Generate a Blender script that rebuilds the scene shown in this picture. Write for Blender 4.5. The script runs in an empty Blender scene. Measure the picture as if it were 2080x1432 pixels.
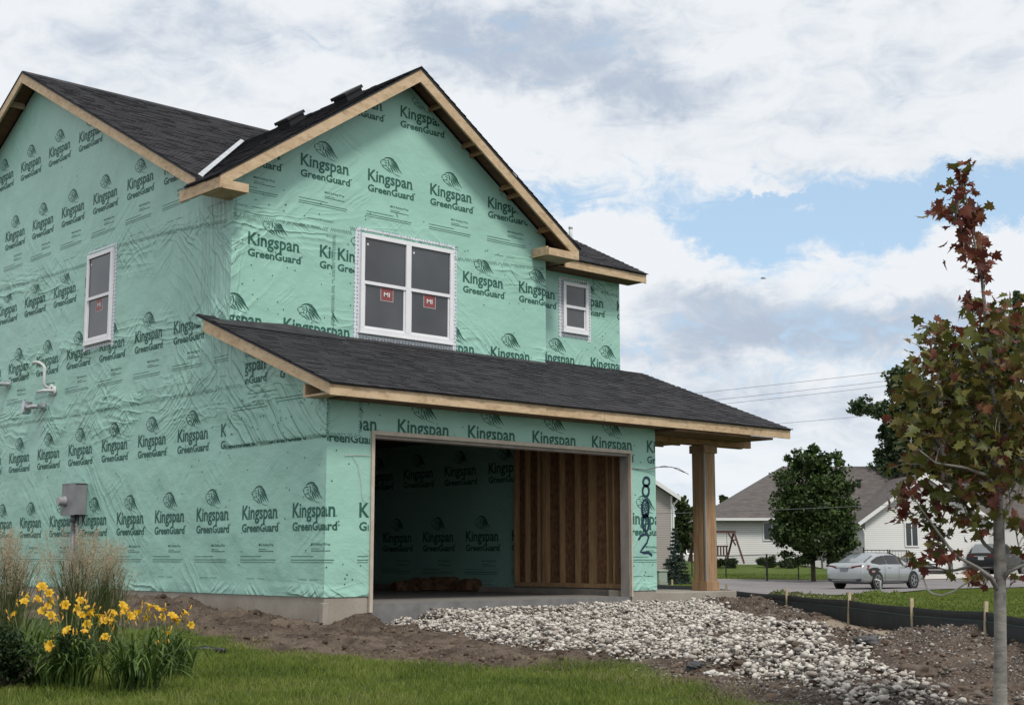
import bpy, bmesh, math, random
import numpy as np
from mathutils import Vector, Matrix
random.seed(7); rng = np.random.default_rng(7)
SC = bpy.context.scene; COL = SC.collection
rad = math.radians
# ------------------------------------------------------------------ camera
F_PX, CYP = 2776.65, 731.39
PITCH, ROLL, YAW = 0.143935, 0.000765, 0.734807
CAM = np.array([-9.7788, -14.2911, 0.5697])
_c, _s = math.cos(YAW), math.sin(YAW)
FW = np.array([_s*math.cos(PITCH), _c*math.cos(PITCH), math.sin(PITCH)])
RT = np.array([_c, -_s, 0.0]); UP = np.cross(RT, FW)
RT, UP = RT*math.cos(ROLL)+UP*math.sin(ROLL), UP*math.cos(ROLL)-RT*math.sin(ROLL)
FH = np.array([_s, _c, 0.0]); RH = np.array([_c, -_s, 0.0])
cam = bpy.data.objects.new('camera', bpy.data.cameras.new('camera')); COL.objects.link(cam)
cam.data.sensor_width = 36; cam.data.lens = F_PX*36/2080; cam.data.shift_y = (CYP-716)/2080
cam.data.clip_start = 0.1; cam.data.clip_end = 4000
cam.matrix_world = Matrix(((RT[0], UP[0], -FW[0], CAM[0]), (RT[1], UP[1], -FW[1], CAM[1]), (RT[2], UP[2], -FW[2], CAM[2]), (0, 0, 0, 1)))
SC.camera = cam
def ray(px, py): return FW+RT*(px-1040)/F_PX-UP*(py-CYP)/F_PX
def at(px, py, D): return CAM+D*ray(px, py)               # D = depth along the optical axis
def on(axis, val, px, py):
    d = ray(px, py); return CAM+d*(val-CAM[axis])/d[axis]
# ------------------------------------------------------------------ node helpers
class NT:
    def __init__(s, nt): s.nt = nt; s.N = nt.nodes; s.L = nt.links
    def put(s, sock, v):
        if v is None: return
        if isinstance(v, bpy.types.NodeSocket): s.L.new(v, sock)
        elif isinstance(v, (tuple, list)) and len(v) == 3 and sock.type == 'RGBA': sock.default_value = (*v, 1)
        else: sock.default_value = v
    def n(s, typ, _props=None, **ins):
        nd = s.N.new(typ)
        for k, v in (_props or {}).items(): setattr(nd, k, v)
        for k, v in ins.items():
            key = int(k[1:]) if k[0] == 'i' and k[1:].isdigit() else k.replace('_', ' ')
            s.put(nd.inputs[key], v)
        return nd
    def m(s, op, a, b=None, c=None, clamp=False):
        nd = s.N.new('ShaderNodeMath'); nd.operation = op; nd.use_clamp = clamp
        s.put(nd.inputs[0], a); s.put(nd.inputs[1], b); s.put(nd.inputs[2], c); return nd.outputs[0]
    def vm(s, op, a, b=None, out=0):
        nd = s.N.new('ShaderNodeVectorMath'); nd.operation = op
        s.put(nd.inputs[0], a); s.put(nd.inputs[1], b); return nd.outputs[out]
    def mix(s, fac, a, b):
        nd = s.N.new('ShaderNodeMix'); nd.data_type = 'RGBA'
        s.put(nd.inputs[0], fac); s.put(nd.inputs[6], a); s.put(nd.inputs[7], b); return nd.outputs[2]
    def noise(s, vec, scale, detail=4, rough=.55, dist=0):
        return s.n('ShaderNodeTexNoise', Vector=vec, Scale=scale, Detail=detail, Roughness=rough, Distortion=dist).outputs[0]
    def ramp(s, v, lo, hi, a=0., b=1., smooth=True):
        nd = s.n('ShaderNodeMapRange', {'interpolation_type': 'SMOOTHSTEP' if smooth else 'LINEAR'}, i0=v, i1=lo, i2=hi, i3=a, i4=b); return nd.outputs[0]
    def mapping(s, vec, scale=(1, 1, 1), rot=(0, 0, 0), loc=(0, 0, 0)):
        return s.n('ShaderNodeMapping', Vector=vec, Scale=scale, Rotation=rot, Location=loc).outputs[0]
# ------------------------------------------------------------------ world: Nishita sky with cloud cover by direction
SUN_EL, SUN_AZ = rad(54), rad(196)      # azimuth from +Y clockwise
w = bpy.data.worlds.new('World'); SC.world = w; w.use_nodes = True
nt = NT(w.node_tree); nt.N.clear()
wo = nt.N.new('ShaderNodeOutputWorld'); bg = nt.N.new('ShaderNodeBackground'); nt.L.new(bg.outputs[0], wo.inputs[0])
sky = nt.n('ShaderNodeTexSky', {'sky_type': 'NISHITA', 'sun_disc': False, 'sun_elevation': SUN_EL, 'sun_rotation': SUN_AZ, 'air_density': 1.0, 'dust_density': .6, 'ozone_density': 1.2})
gen = nt.N.new('ShaderNodeTexCoord').outputs['Generated']
sp = nt.n('ShaderNodeSeparateXYZ', Vector=gen)
dx, dy, dz = sp.outputs
fwd = nt.m('ADD', nt.m('MULTIPLY', dx, float(FH[0])), nt.m('MULTIPLY', dy, float(FH[1])))
lat = nt.m('ADD', nt.m('MULTIPLY', dx, float(RH[0])), nt.m('MULTIPLY', dy, float(RH[1])))
AZ = nt.m('ARCTAN2', lat, fwd); EL = nt.m('ARCSINE', dz)
ae = nt.n('ShaderNodeCombineXYZ', X=AZ, Y=EL, Z=0.).outputs[0]
def pxae(x, y):
    d = ray(x, y); d = d/np.linalg.norm(d); return math.atan2(d@RH, d@FH), math.asin(d[2])
warp = nt.n('ShaderNodeTexNoise', Vector=ae, Scale=16., Detail=9., Roughness=.68).outputs[1]
aew = nt.vm('ADD', ae, nt.vm('MULTIPLY', nt.vm('SUBTRACT', warp, (.5, .5, .5)), (.10, .075, 0)))
def blob(x, y, rx, ry, vec=None):
    a, e = pxae(x, y)
    v = nt.vm('MULTIPLY', nt.vm('SUBTRACT', vec or aew, (a, e, 0)), (2776/rx, 2776/ry, 0))
    l = nt.vm('LENGTH', v, out=1); return nt.m('EXPONENT', nt.m('MULTIPLY', nt.m('MULTIPLY', l, l), -1.))
def total(*terms):
    r = None
    for k, t in terms:
        v = nt.m('MULTIPLY', t, k); r = v if r is None else nt.m('ADD', r, v)
    return r
proj_ = nt.vm('MULTIPLY', ae, (1., 2.0, 0))
n1 = nt.noise(proj_, 9., 9, .58, .4); n2 = nt.noise(nt.vm('ADD', proj_, (3.1, 1.7, .4)), 24., 10, .64, .8)
n3 = nt.noise(nt.mapping(ae, (5, 34, 1)), 1.6, 7, .6, .6)
# clear-sky openings (where the photograph shows blue)
clear = total((1.05, blob(1720, 425, 470, 78)), (.85, blob(1190, 400, 210, 60)), (.75, blob(1500, 480, 330, 66)), (.55, blob(2060, 400, 170, 60)), (.36, blob(1080, 90, 300, 60)), (.42, blob(1500, 640, 420, 70)), (.40, blob(1900, 700, 260, 60)), (.34, blob(1480, 770, 300, 50)),
              (-1.0, blob(1270, 440, 105, 62)), (-1.2, blob(1240, 520, 160, 70)), (-.95, blob(1570, 386, 75, 14)), (-.7, blob(1640, 438, 70, 14)), (-.6, blob(2060, 520, 120, 60)), (.25, n3))
clear = nt.m('ADD', clear, nt.m('MULTIPLY', nt.m('SUBTRACT', n2, .5), 1.75))
clearm = nt.ramp(clear, .34, 1.02)
# grey undersides / bright tops
grey = total((1.0, blob(1050, 95, 270, 75)), (.75, blob(1330, 180, 330, 45)), (.55, blob(560, 90, 420, 60)), (1.05, blob(1560, 690, 330, 52)), (.8, blob(1900, 640, 250, 55)), (.55, blob(1450, 600, 200, 50)),
             (-.65, blob(1560, 520, 300, 45)), (-.9, blob(1250, 470, 130, 90)), (-.7, blob(2040, 540, 130, 60)), (-.5, blob(720, 140, 250, 60)), (-.5, blob(960, 250, 220, 60)), (.45, blob(1500, 830, 500, 40)))
grey = nt.m('ADD', grey, nt.m('MULTIPLY', nt.m('SUBTRACT', n1, .47), 2.4))
grey = nt.m('ADD', grey, nt.m('MULTIPLY', nt.m('SUBTRACT', n2, .5), 1.7))
greym = nt.ramp(grey, -.2, 1.3)
cl = nt.mix(greym, (.675, .70, .728), (.37, .43, .52))
lowm = nt.ramp(EL, .0, .13, .55, 0.)
cl = nt.mix(lowm, cl, nt.mix(nt.ramp(n3, .38, .62), (.52, .62, .71), (.68, .73, .76)))
SKY_S = .12
blue = nt.mix(.62, nt.vm('MULTIPLY', sky.outputs[0], (1, 1, 1)), tuple(v/SKY_S for v in (.42, .575, .72)))
cls = nt.vm('MULTIPLY', cl, (1/SKY_S,)*3)
nt.L.new(nt.mix(clearm, cls, blue), bg.inputs[0]); bg.inputs[1].default_value = SKY_S
# ------------------------------------------------------------------ sun through thin cloud
sd = np.array([math.sin(SUN_AZ)*math.cos(SUN_EL), math.cos(SUN_AZ)*math.cos(SUN_EL), math.sin(SUN_EL)])
sun = bpy.data.objects.new('sun', bpy.data.lights.new('sun', 'SUN')); COL.objects.link(sun)
sun.data.energy = 2.0; sun.data.angle = rad(12); sun.data.color = (1, .95, .88)
sun.rotation_euler = Vector(sd).to_track_quat('Z', 'Y').to_euler(); sun.location = (0, 0, 30)
SC.view_settings.view_transform = 'Standard'; SC.view_settings.look = 'None'
SC.view_settings.exposure = 0.36; SC.view_settings.gamma = 1
SC.cycles.max_bounces = 6; SC.cycles.diffuse_bounces = 1; SC.cycles.transparent_max_bounces = 8
# ------------------------------------------------------------------ materials
MATS = {}
def mat(name, c1, c2=None, scale=6., rough=.8, bump=0., bscale=None, metal=0., spec=.5, detail=5, stretch=(1, 1, 1), island=0., fine=None):
    if name in MATS: return MATS[name]
    m = bpy.data.materials.new(name); m.use_nodes = True; n = NT(m.node_tree)
    bs = n.N['Principled BSDF']; oc = n.N.new('ShaderNodeTexCoord').outputs['Object']; v = n.mapping(oc, stretch)
    col = None
    if c2 is not None:
        f = n.ramp(n.noise(v, scale, detail, .6), .3, .7)
        if island:
            isl = n.N.new('ShaderNodeNewGeometry').outputs['Random Per Island']
            f = n.m('ADD', n.m('MULTIPLY', f, 1-island), n.m('MULTIPLY', isl, island))
        col = n.mix(f, c1, c2)
        if fine: col = n.mix(n.m('MULTIPLY', n.ramp(n.noise(v, fine[0], 3, .7), .45, .75), fine[2]), col, fine[1])
    n.put(bs.inputs['Base Color'], col if col is not None else c1)
    bs.inputs['Roughness'].default_value = rough; bs.inputs['Metallic'].default_value = metal; bs.inputs['Specular IOR Level'].default_value = spec
    if bump:
        b = n.n('ShaderNodeBump', Strength=1., Distance=bump, Height=n.noise(v, bscale or scale*3, 6, .65)); n.L.new(b.outputs[0], bs.inputs['Normal'])
    MATS[name] = m; return m
def wrap_mat(name, col, rough, back=None):
    m = bpy.data.materials.new(name); m.use_nodes = True; n = NT(m.node_tree); bs = n.N['Principled BSDF']
    oc = n.N.new('ShaderNodeTexCoord').outputs['Object']
    s = n.n('ShaderNodeSeparateXYZ', Vector=oc); X, Y, Z = s.outputs
    h = n.m('ADD', X, Y)                                    # running length along either wall
    p = n.n('ShaderNodeCombineXYZ', X=h, Y=n.m('SUBTRACT', X, Y), Z=Z).outputs[0]
    wob = n.n('ShaderNodeTexNoise', Vector=oc, Scale=1.1, Detail=3.).outputs[1]
    pw = n.vm('ADD', p, n.vm('MULTIPLY', n.vm('SUBTRACT', wob, (.5, .5, .5)), (.35, 0, .35)))
    def folds(rot, sx, sz, det=3):
        return n.noise(n.mapping(n.mapping(pw, rot=(0, rot, 0)), (sx, .2, sz)), 1., det, .55, .3)
    def ridge(v, p=5.): return n.m('POWER', n.m('SUBTRACT', 1., n.m('ABSOLUTE', n.m('SUBTRACT', n.m('MULTIPLY', v, 2.), 1.))), p)
    soft = n.noise(oc, 1.5, 2, .45)
    fa = folds(rad(44), .42, 6.5, 1); fb = folds(rad(-34), .5, 7.5, 1); fc = folds(rad(4), .45, 6., 1); fd = folds(rad(78), .4, 9., 1)
    pick = lambda off, sc, lo, hi: n.ramp(n.noise(n.vm('ADD', oc, off), sc, 2, .5), lo, hi)
    band = None                                            # creases near the laps of the sheets
    for z0, wd in ((3.0, .26), (5.38, .32), (4.0, .24), (2.75, .30), (.12, .10)):
        g = n.m('EXPONENT', n.m('MULTIPLY', n.m('POWER', n.m('DIVIDE', n.m('SUBTRACT', Z, z0), wd), 2.), -1.)); band = g if band is None else n.m('MAXIMUM', band, g)
    cor = n.m('EXPONENT', n.m('MULTIPLY', n.m('POWER', n.m('DIVIDE', n.m('SUBTRACT', Y, 3.0), 1.0), 2.), -1.))
    cor = n.m('MULTIPLY', cor, n.m('MULTIPLY', n.ramp(Z, 2.6, 3.4), n.m('MULTIPLY', n.ramp(X, .3, .0), n.ramp(Z, 6.0, 5.4))))
    ptc = n.m('MULTIPLY', n.m('MULTIPLY', n.ramp(Y, 2.6, 2.4), n.ramp(X, .3, .0)), n.m('MULTIPLY', n.ramp(Z, 2.05, 2.15), n.ramp(Z, 3.5, 3.2)))
    ga = n.m('ADD', n.m('MULTIPLY', pick((4, 7, 2), .7, .52, .66), .25), n.m('ADD', n.m('MULTIPLY', cor, .9), n.m('ADD', ptc, n.m('MULTIPLY', n.m('MULTIPLY', band, pick((1, 2, 9), 1.0, .48, .62)), .7))))
    gb = n.m('ADD', n.m('MULTIPLY', pick((9, 1, 5), .7, .55, .68), .25), n.m('MULTIPLY', n.m('MULTIPLY', band, pick((3, 3, 1), 1.1, .48, .62)), .8))
    gc = n.m('ADD', .03, n.m('MULTIPLY', n.m('MULTIPLY', band, pick((7, 0, 4), .9, .42, .58)), .8))
    gd = n.m('ADD', n.m('MULTIPLY', cor, .8), n.m('MULTIPLY', pick((2, 6, 6), .8, .56, .68), .12))
    hgt = n.m('MULTIPLY', soft, .055)
    for r__, g_, k_ in ((ridge(fa), ga, .024), (ridge(fb), gb, .024), (ridge(fc), gc, .022), (ridge(fd), gd, .022)): hgt = n.m('ADD', hgt, n.m('MULTIPLY', n.m('MULTIPLY', r__, g_), k_))
    hgt = n.m('ADD', hgt, n.m('MULTIPLY', n.noise(n.mapping(oc, (1, 1, 1.4)), 9., 3, .6), .006))
    hgt = n.m('ADD', hgt, n.m('MULTIPLY', n.noise(oc, 30., 2, .5), .0018))
    b = n.n('ShaderNodeBump', Strength=1., Distance=1., Height=hgt); n.L.new(b.outputs[0], bs.inputs['Normal'])
    c2 = tuple(min(1, v*1.12+.01) for v in col)
    cc = n.mix(n.noise(oc, .8, 4), tuple(v*.9 for v in col), c2)
    wv = n.n('ShaderNodeTexWave', {'bands_direction': 'Z'}, Vector=oc, Scale=26., Distortion=.6, Detail=1.).outputs[1]
    cc = n.mix(n.m('MULTIPLY', wv, .10), cc, tuple(v*.75 for v in col))
    n.put(bs.inputs['Base Color'], cc); bs.inputs['Roughness'].default_value = rough; bs.inputs['Specular IOR Level'].default_value = .35
    MATS[name] = m; return m
def siding_mat(name, col, pitch, dirt):
    m = bpy.data.materials.new(name); m.use_nodes = True; n = NT(m.node_tree); bs = n.N['Principled BSDF']
    oc = n.N.new('ShaderNodeTexCoord').outputs['Object']; Z = n.n('ShaderNodeSeparateXYZ', Vector=oc).outputs[2]
    fr = n.m('FRACT', n.m('DIVIDE', Z, pitch))
    line = n.ramp(fr, .0, .16, .0, 1.)
    cc = n.mix(n.noise(oc, 1.2, 4), col, dirt); cc = n.mix(line, tuple(v*.45 for v in col), cc)
    n.put(bs.inputs['Base Color'], cc); bs.inputs['Roughness'].default_value = .6
    b = n.n('ShaderNodeBump', Strength=1., Distance=.02, Height=n.m('SUBTRACT', 1., fr)); n.L.new(b.outputs[0], bs.inputs['Normal'])
    MATS[name] = m; return m
def tape_mat():
    m = bpy.data.materials.new('flashing_tape'); m.use_nodes = True; n = NT(m.node_tree); bs = n.N['Principled BSDF']
    oc = n.N.new('ShaderNodeTexCoord').outputs['Object']
    s = n.n('ShaderNodeSeparateXYZ', Vector=oc); h = n.m('ADD', s.outputs[0], s.outputs[1])
    v = n.n('ShaderNodeCombineXYZ', X=h, Y=s.outputs[2], Z=0.).outputs[0]
    d = n.n('ShaderNodeTexVoronoi', {'voronoi_dimensions': '2D'}, Vector=v, Scale=17., Randomness=.25).outputs[0]
    n.put(bs.inputs['Base Color'], n.mix(n.ramp(d, .22, .34), (.30, .33, .38), (.66, .69, .73))); bs.inputs['Roughness'].default_value = .5
    MATS['tape'] = m; return m
WRAP = wrap_mat('house_wrap', (.300, .530, .445), .38)
PRINT = wrap_mat('wrap_print', (.022, .100, .075), .55)
TAPE = tape_mat()
SPRAY = mat('spray_paint', (.004, .022, .055), rough=.5)
WOOD = mat('new_lumber', (.58, .44, .285), (.47, .335, .20), 3., .75, .002, 30., stretch=(1, 1, 2.2), fine=(8., (.24, .15, .08), .6))
WOODR = mat('rough_lumber', (.40, .235, .115), (.27, .145, .066), 4., .8, .003, 26., fine=(11., (.12, .06, .03), .5))
CEDAR = mat('cedar_board', (.37, .235, .13), (.285, .172, .09), 3., .7, .002, 20., stretch=(5, 5, .5), fine=(3., (.17, .08, .035), .5))
OSB = mat('strand_board', (.30, .165, .085), (.15, .075, .037), 22., .8, .004, 40., stretch=(1, 1, .5), detail=3)
STUD = mat('wall_stud', (.52, .33, .175), (.38, .225, .11), 6., .8, .001, 30., stretch=(3, 3, .5))
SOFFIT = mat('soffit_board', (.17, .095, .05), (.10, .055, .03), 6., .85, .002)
SHINGLE = mat('asphalt_shingle', (.016, .016, .019), (.050, .049, .053), 1.3, .92, .004, 120., spec=.25, island=.6, fine=(150., (.13, .13, .135), .35))
FELT = mat('roof_felt', (.018, .018, .021), (.035, .035, .038), 6., .7, .004, 12.)
CONC = mat('concrete', (.27, .235, .195), (.37, .335, .285), 2.5, .9, .004, 30., fine=(5., (.17, .14, .11), .45))
CONCD = mat('dark_concrete', (.13, .13, .13), (.20, .198, .19), 3., .85, .003, 30.)  # darker concrete for the slab's front edge and the curb
SLABM = mat('slab_concrete', (.17, .16, .145), (.23, .22, .20), 1.2, .8, .002, 30., fine=(3., (.16, .14, .12), .5))
JAMB = mat('grey_jamb', (.33, .30, .27), (.24, .215, .19), 5., .8, .002, stretch=(1, 1, .4))
TRIMW = mat('pale_trim', (.52, .46, .38), (.42, .36, .29), 6., .7)
VINYL = mat('white_vinyl', (.78, .78, .80), (.72, .72, .75), 3., .4)
def glass_mat(name, col, rough=.05, spec=.7):
    return mat(name, tuple(v*1.25 for v in col), tuple(v*.7 for v in col), .9, rough, spec=spec, detail=2)  # soft noise between two tones paints an uneven reflection into the glass colour
PANE = glass_mat('window_glass', (.058, .062, .068), .06)
SASHSHADE = mat('sash_shadow', (.02, .02, .023), rough=.6)
STICK = mat('red_sticker', (.25, .055, .055), (.21, .05, .05), 8., .4)
STICKW = mat('white_sticker', (.7, .68, .68), rough=.5)
METALG = mat('grey_metal', (.20, .20, .21), (.26, .26, .27), 4., .5, metal=.2)
GALV = mat('galvanised_metal', (.58, .60, .62), (.42, .44, .46), 6., .35, metal=.7)
PVC = mat('white_pvc', (.62, .64, .64), (.50, .53, .52), 4., .45)
DARK = mat('dark_interior', (.02, .02, .02), rough=.9)
BLACKP = mat('black_paint', (.010, .010, .011), rough=.45)
FABRIC = mat('silt_fabric', (.005, .0055, .006), (.011, .0115, .012), 3., .75, .02, 3.)
FLASH = mat('valley_flashing', (.60, .62, .63), (.46, .48, .50), 6., .35, metal=.5)
# ------------------------------------------------------------------ mesh helpers
def root_loc(o):
    v = Vector((0, 0, 0))
    while o is not None: v += o.location; o = o.parent
    return v
class MB:
    def __init__(s): s.v = []; s.f = []; s.mi = []
    def cut(s): s.marks = getattr(s, 'marks', [])+[(len(s.v), len(s.f))]; return s
    def build_each(s, name, mats, parent, bevel=0):
        # every 8-corner box / prism piece of this collector becomes a mesh of its own (pieces share no vertices)
        par = list(range(len(s.v)))
        def find(i):
            while par[i] != i: par[i] = par[par[i]]; i = par[i]
            return i
        for f in s.f:
            for i in f[1:]: par[find(i)] = find(f[0])
        groups = {}
        for k, f in enumerate(s.f): groups.setdefault(find(f[0]), []).append(k)
        out = []
        for ks in groups.values():
            m = MB(); idx = sorted({i for k in ks for i in s.f[k]}); mp = {i: j for j, i in enumerate(idx)}
            m.v = [s.v[i] for i in idx]; m.f = [tuple(mp[i] for i in s.f[k]) for k in ks]; m.mi = [s.mi[k] for k in ks]; out.append(m.build(name, mats, parent, bevel=bevel))
        return out
    def add(s, vs, fs, mi=0):
        b = len(s.v); s.v.extend([tuple(map(float, p)) for p in vs]); s.f.extend([tuple(i+b for i in f) for f in fs]); s.mi.extend([mi]*len(fs)); return s
    def box(s, a, b, mi=0):
        (x0, y0, z0), (x1, y1, z1) = a, b
        return s.add([(x0, y0, z0), (x1, y0, z0), (x1, y1, z0), (x0, y1, z0), (x0, y0, z1), (x1, y0, z1), (x1, y1, z1), (x0, y1, z1)],
                     [(0, 3, 2, 1), (4, 5, 6, 7), (0, 1, 5, 4), (1, 2, 6, 5), (2, 3, 7, 6), (3, 0, 4, 7)], mi)
    def beam(s, p0, p1, w, h, up=(0, 0, 1), mi=0):           # oriented box, p0-p1 is the middle of the top edge line
        p0, p1, up = Vector(p0), Vector(p1), Vector(up); d = (p1-p0).normalized(); sd_ = d.cross(up).normalized(); u = sd_.cross(d).normalized()
        vs = []
        for p in (p0, p1):
            for a, b in ((-w/2, -h), (w/2, -h), (w/2, 0), (-w/2, 0)): vs.append(p+sd_*a+u*b)
        return s.add(vs, [(0, 1, 2, 3), (7, 6, 5, 4), (0, 4, 5, 1), (1, 5, 6, 2), (2, 6, 7, 3), (3, 7, 4, 0)], mi)
    def poly(s, pts, mi=0): return s.add(pts, [tuple(range(len(pts)))], mi)
    def prism(s, pts, off, mi=0):
        n = len(pts); o = Vector(off); q = [Vector(p)+o for p in pts]
        fs = [tuple(range(n))[::-1], tuple(range(n, 2*n))]+[(i, (i+1) % n, n+(i+1) % n, n+i) for i in range(n)]
        return s.add(list(pts)+q, fs, mi)
    def tube(s, path, r, sides=8, mi=0, cap=True):
        P = [Vector(p) for p in path]; n = len(P); rr = r if isinstance(r, (list, tuple)) else [r]*n
        ref = None; vs = []
        for i in range(n):
            d = (P[min(i+1, n-1)]-P[max(i-1, 0)]).normalized()
            if ref is None: ref = d.orthogonal().normalized()
            ref = (ref-d*ref.dot(d)); ref = ref.normalized() if ref.length > 1e-6 else d.orthogonal().normalized()
            b = d.cross(ref)
            for k in range(sides):
                t = 2*math.pi*k/sides; vs.append(P[i]+(ref*math.cos(t)+b*math.sin(t))*rr[i])
        fs = [(i*sides+k, i*sides+(k+1) % sides, (i+1)*sides+(k+1) % sides, (i+1)*sides+k) for i in range(n-1) for k in range(sides)]
        if cap: fs += [tuple(range(sides))[::-1], tuple(range((n-1)*sides, n*sides))]
        return s.add(vs, fs, mi)
    def disc(s, c, nrm, r, h, sides=20, mi=0):
        c, nrm = Vector(c), Vector(nrm).normalized(); return s.tube([c, c+nrm*h], r, sides, mi)
    def build(s, name, mats, parent=None, smooth=False, bevel=0):
        me = bpy.data.meshes.new(name); off = root_loc(parent) if parent else Vector((0, 0, 0))
        V = np.array(s.v, dtype=float)-np.array(off)
        me.from_pydata(V.tolist(), [], s.f)
        mats = mats if isinstance(mats, (list, tuple)) else [mats]
        for m in mats: me.materials.append(m)
        if len(mats) > 1: me.polygons.foreach_set('material_index', s.mi)
        if smooth: me.polygons.foreach_set('use_smooth', [True]*len(me.polygons))
        me.update()
        o = bpy.data.objects.new(name, me); COL.objects.link(o)
        if parent: o.parent = parent
        if bevel:
            b = o.modifiers.new('bevel', 'BEVEL'); b.width = bevel; b.segments = 2; b.limit_method = 'ANGLE'
        return o
def fast_mesh(name, V, Fidx, mats, parent=None, smooth=False, mi=None, nv=None):
    """V (n,3) array, Fidx (m,k) array of equal-size faces."""
    V = np.asarray(V, dtype=np.float32); Fidx = np.asarray(Fidx, dtype=np.int32)
    if parent is not None: V = V-np.array(root_loc(parent), dtype=np.float32)
    m, k = Fidx.shape; me = bpy.data.meshes.new(name)
    me.vertices.add(len(V)); me.vertices.foreach_set('co', V.ravel())
    me.loops.add(m*k); me.loops.foreach_set('vertex_index', Fidx.ravel())
    me.polygons.add(m); me.polygons.foreach_set('loop_start', np.arange(0, m*k, k, dtype=np.int32))
    for x in (mats if isinstance(mats, (list, tuple)) else [mats]): me.materials.append(x)
    if mi is not None: me.polygons.foreach_set('material_index', np.asarray(mi, dtype=np.int32))
    if smooth: me.polygons.foreach_set('use_smooth', np.ones(m, dtype=bool))
    me.update(calc_edges=True)
    o = bpy.data.objects.new(name, me); COL.objects.link(o)
    if parent is not None: o.parent = parent
    return o
def tag(o, label=None, cat=None, group=None, kind=None):
    for k, v in (('label', label), ('category', cat), ('group', group), ('kind', kind)):
        if v: o[k] = v
    return o
def thing(name, loc, label, cat, group=None, rz=0):
    o = bpy.data.objects.new(name, None); COL.objects.link(o); o.location = loc; o.rotation_euler = (0, 0, rz); o.empty_display_size = .2
    return tag(o, label, cat, group)
# value noise on the ground plane
_T = rng.random((256, 256))
def vnoise(x, y):
    xi = np.floor(x).astype(int); yi = np.floor(y).astype(int); fx = x-xi; fy = y-yi
    fx = fx*fx*(3-2*fx); fy = fy*fy*(3-2*fy); a = _T[xi % 256, yi % 256]; b = _T[(xi+1) % 256, yi % 256]; c = _T[xi % 256, (yi+1) % 256]; d = _T[(xi+1) % 256, (yi+1) % 256]
    return (a*(1-fx)+b*fx)*(1-fy)+(c*(1-fx)+d*fx)*fy
def fbm(x, y, o=4, g=.5):
    r = 0; a = 1; t = 0
    for i in range(o): r = r+a*vnoise(x*2**i+17.3*i, y*2**i+5.1*i); t += a; a *= g
    return r/t
def sstep(x, a, b):
    t = np.clip((x-a)/(b-a), 0, 1); return t*t*(3-2*t)
def inpoly(x, y, poly):
    x = np.asarray(x); y = np.asarray(y); r = np.zeros(x.shape, bool); n = len(poly)
    for i in range(n):
        (x0, y0), (x1, y1) = poly[i], poly[(i+1) % n]
        if y0 == y1: continue
        c = ((y0 > y) != (y1 > y)) & (x < (x1-x0)*(y-y0)/(y1-y0)+x0); r ^= c
    return r
def polydist(x, y, poly):                                  # signed distance, positive inside
    d = np.full(np.shape(x), 1e9); n = len(poly)
    for i in range(n):
        (x0, y0), (x1, y1) = poly[i], poly[(i+1) % n]; vx, vy = x1-x0, y1-y0
        t = np.clip(((x-x0)*vx+(y-y0)*vy)/(vx*vx+vy*vy+1e-12), 0, 1); d = np.minimum(d, np.hypot(x-x0-t*vx, y-y0-t*vy))
    return np.where(inpoly(x, y, poly), d, -d)
# ------------------------------------------------------------------ ground
def DL(x, y): return (x-CAM[0])*FH[0]+(y-CAM[1])*FH[1], (x-CAM[0])*RH[0]+(y-CAM[1])*RH[1]
def XY(D, L): return CAM[0]+FH[0]*D+RH[0]*L, CAM[1]+FH[1]*D+RH[1]*L
def zbase(D): return np.interp(D, [0, 8, 11, 14, 17, 20, 25, 35, 47, 60, 68, 82, 100, 400, 2000], [-.52, -.47, -.43, -.37, -.32, -.2, -.17, -.4, -.68, -.70, -.45, .37, .5, .8, 1.5])
def gpoly(pts, z=-.38):
    out = []
    for p in pts:
        q = on(2, z, *p); out.append((q[0], q[1]))
    return out
LAWN = gpoly([(-700, 1230), (330, 1292), (440, 1304), (520, 1326), (640, 1330), (780, 1342), (1000, 1352), (1180, 1352), (1310, 1352), (1400, 1382), (1480, 1404), (1640, 1440), (1900, 1520), (1900, 2300), (-900, 2300)])
GRAVEL = gpoly([(760, 1262), (800, 1250), (900, 1246)], -.25)+[(1.5, -.02), (5.57, -.02), (6.3, -.35)]+gpoly([(1450, 1262), (1570, 1290), (1690, 1330), (1700, 1352), (1780, 1366), (1850, 1392), (2000, 1424), (2200, 1470), (2200, 1520), (2010, 1455), (1840, 1432), (1700, 1405), (1600, 1385), (1480, 1362), (1390, 1350), (1300, 1338), (1180, 1330), (1060, 1322), (960, 1305), (870, 1296), (790, 1288)])
SAND = gpoly([(1690, 1262), (1760, 1258), (1800, 1276), (1850, 1290), (1800, 1304), (1700, 1300), (1600, 1292), (1400, 1262), (1340, 1256), (1350, 1246), (1500, 1256), (1620, 1272)], -.28)
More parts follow.
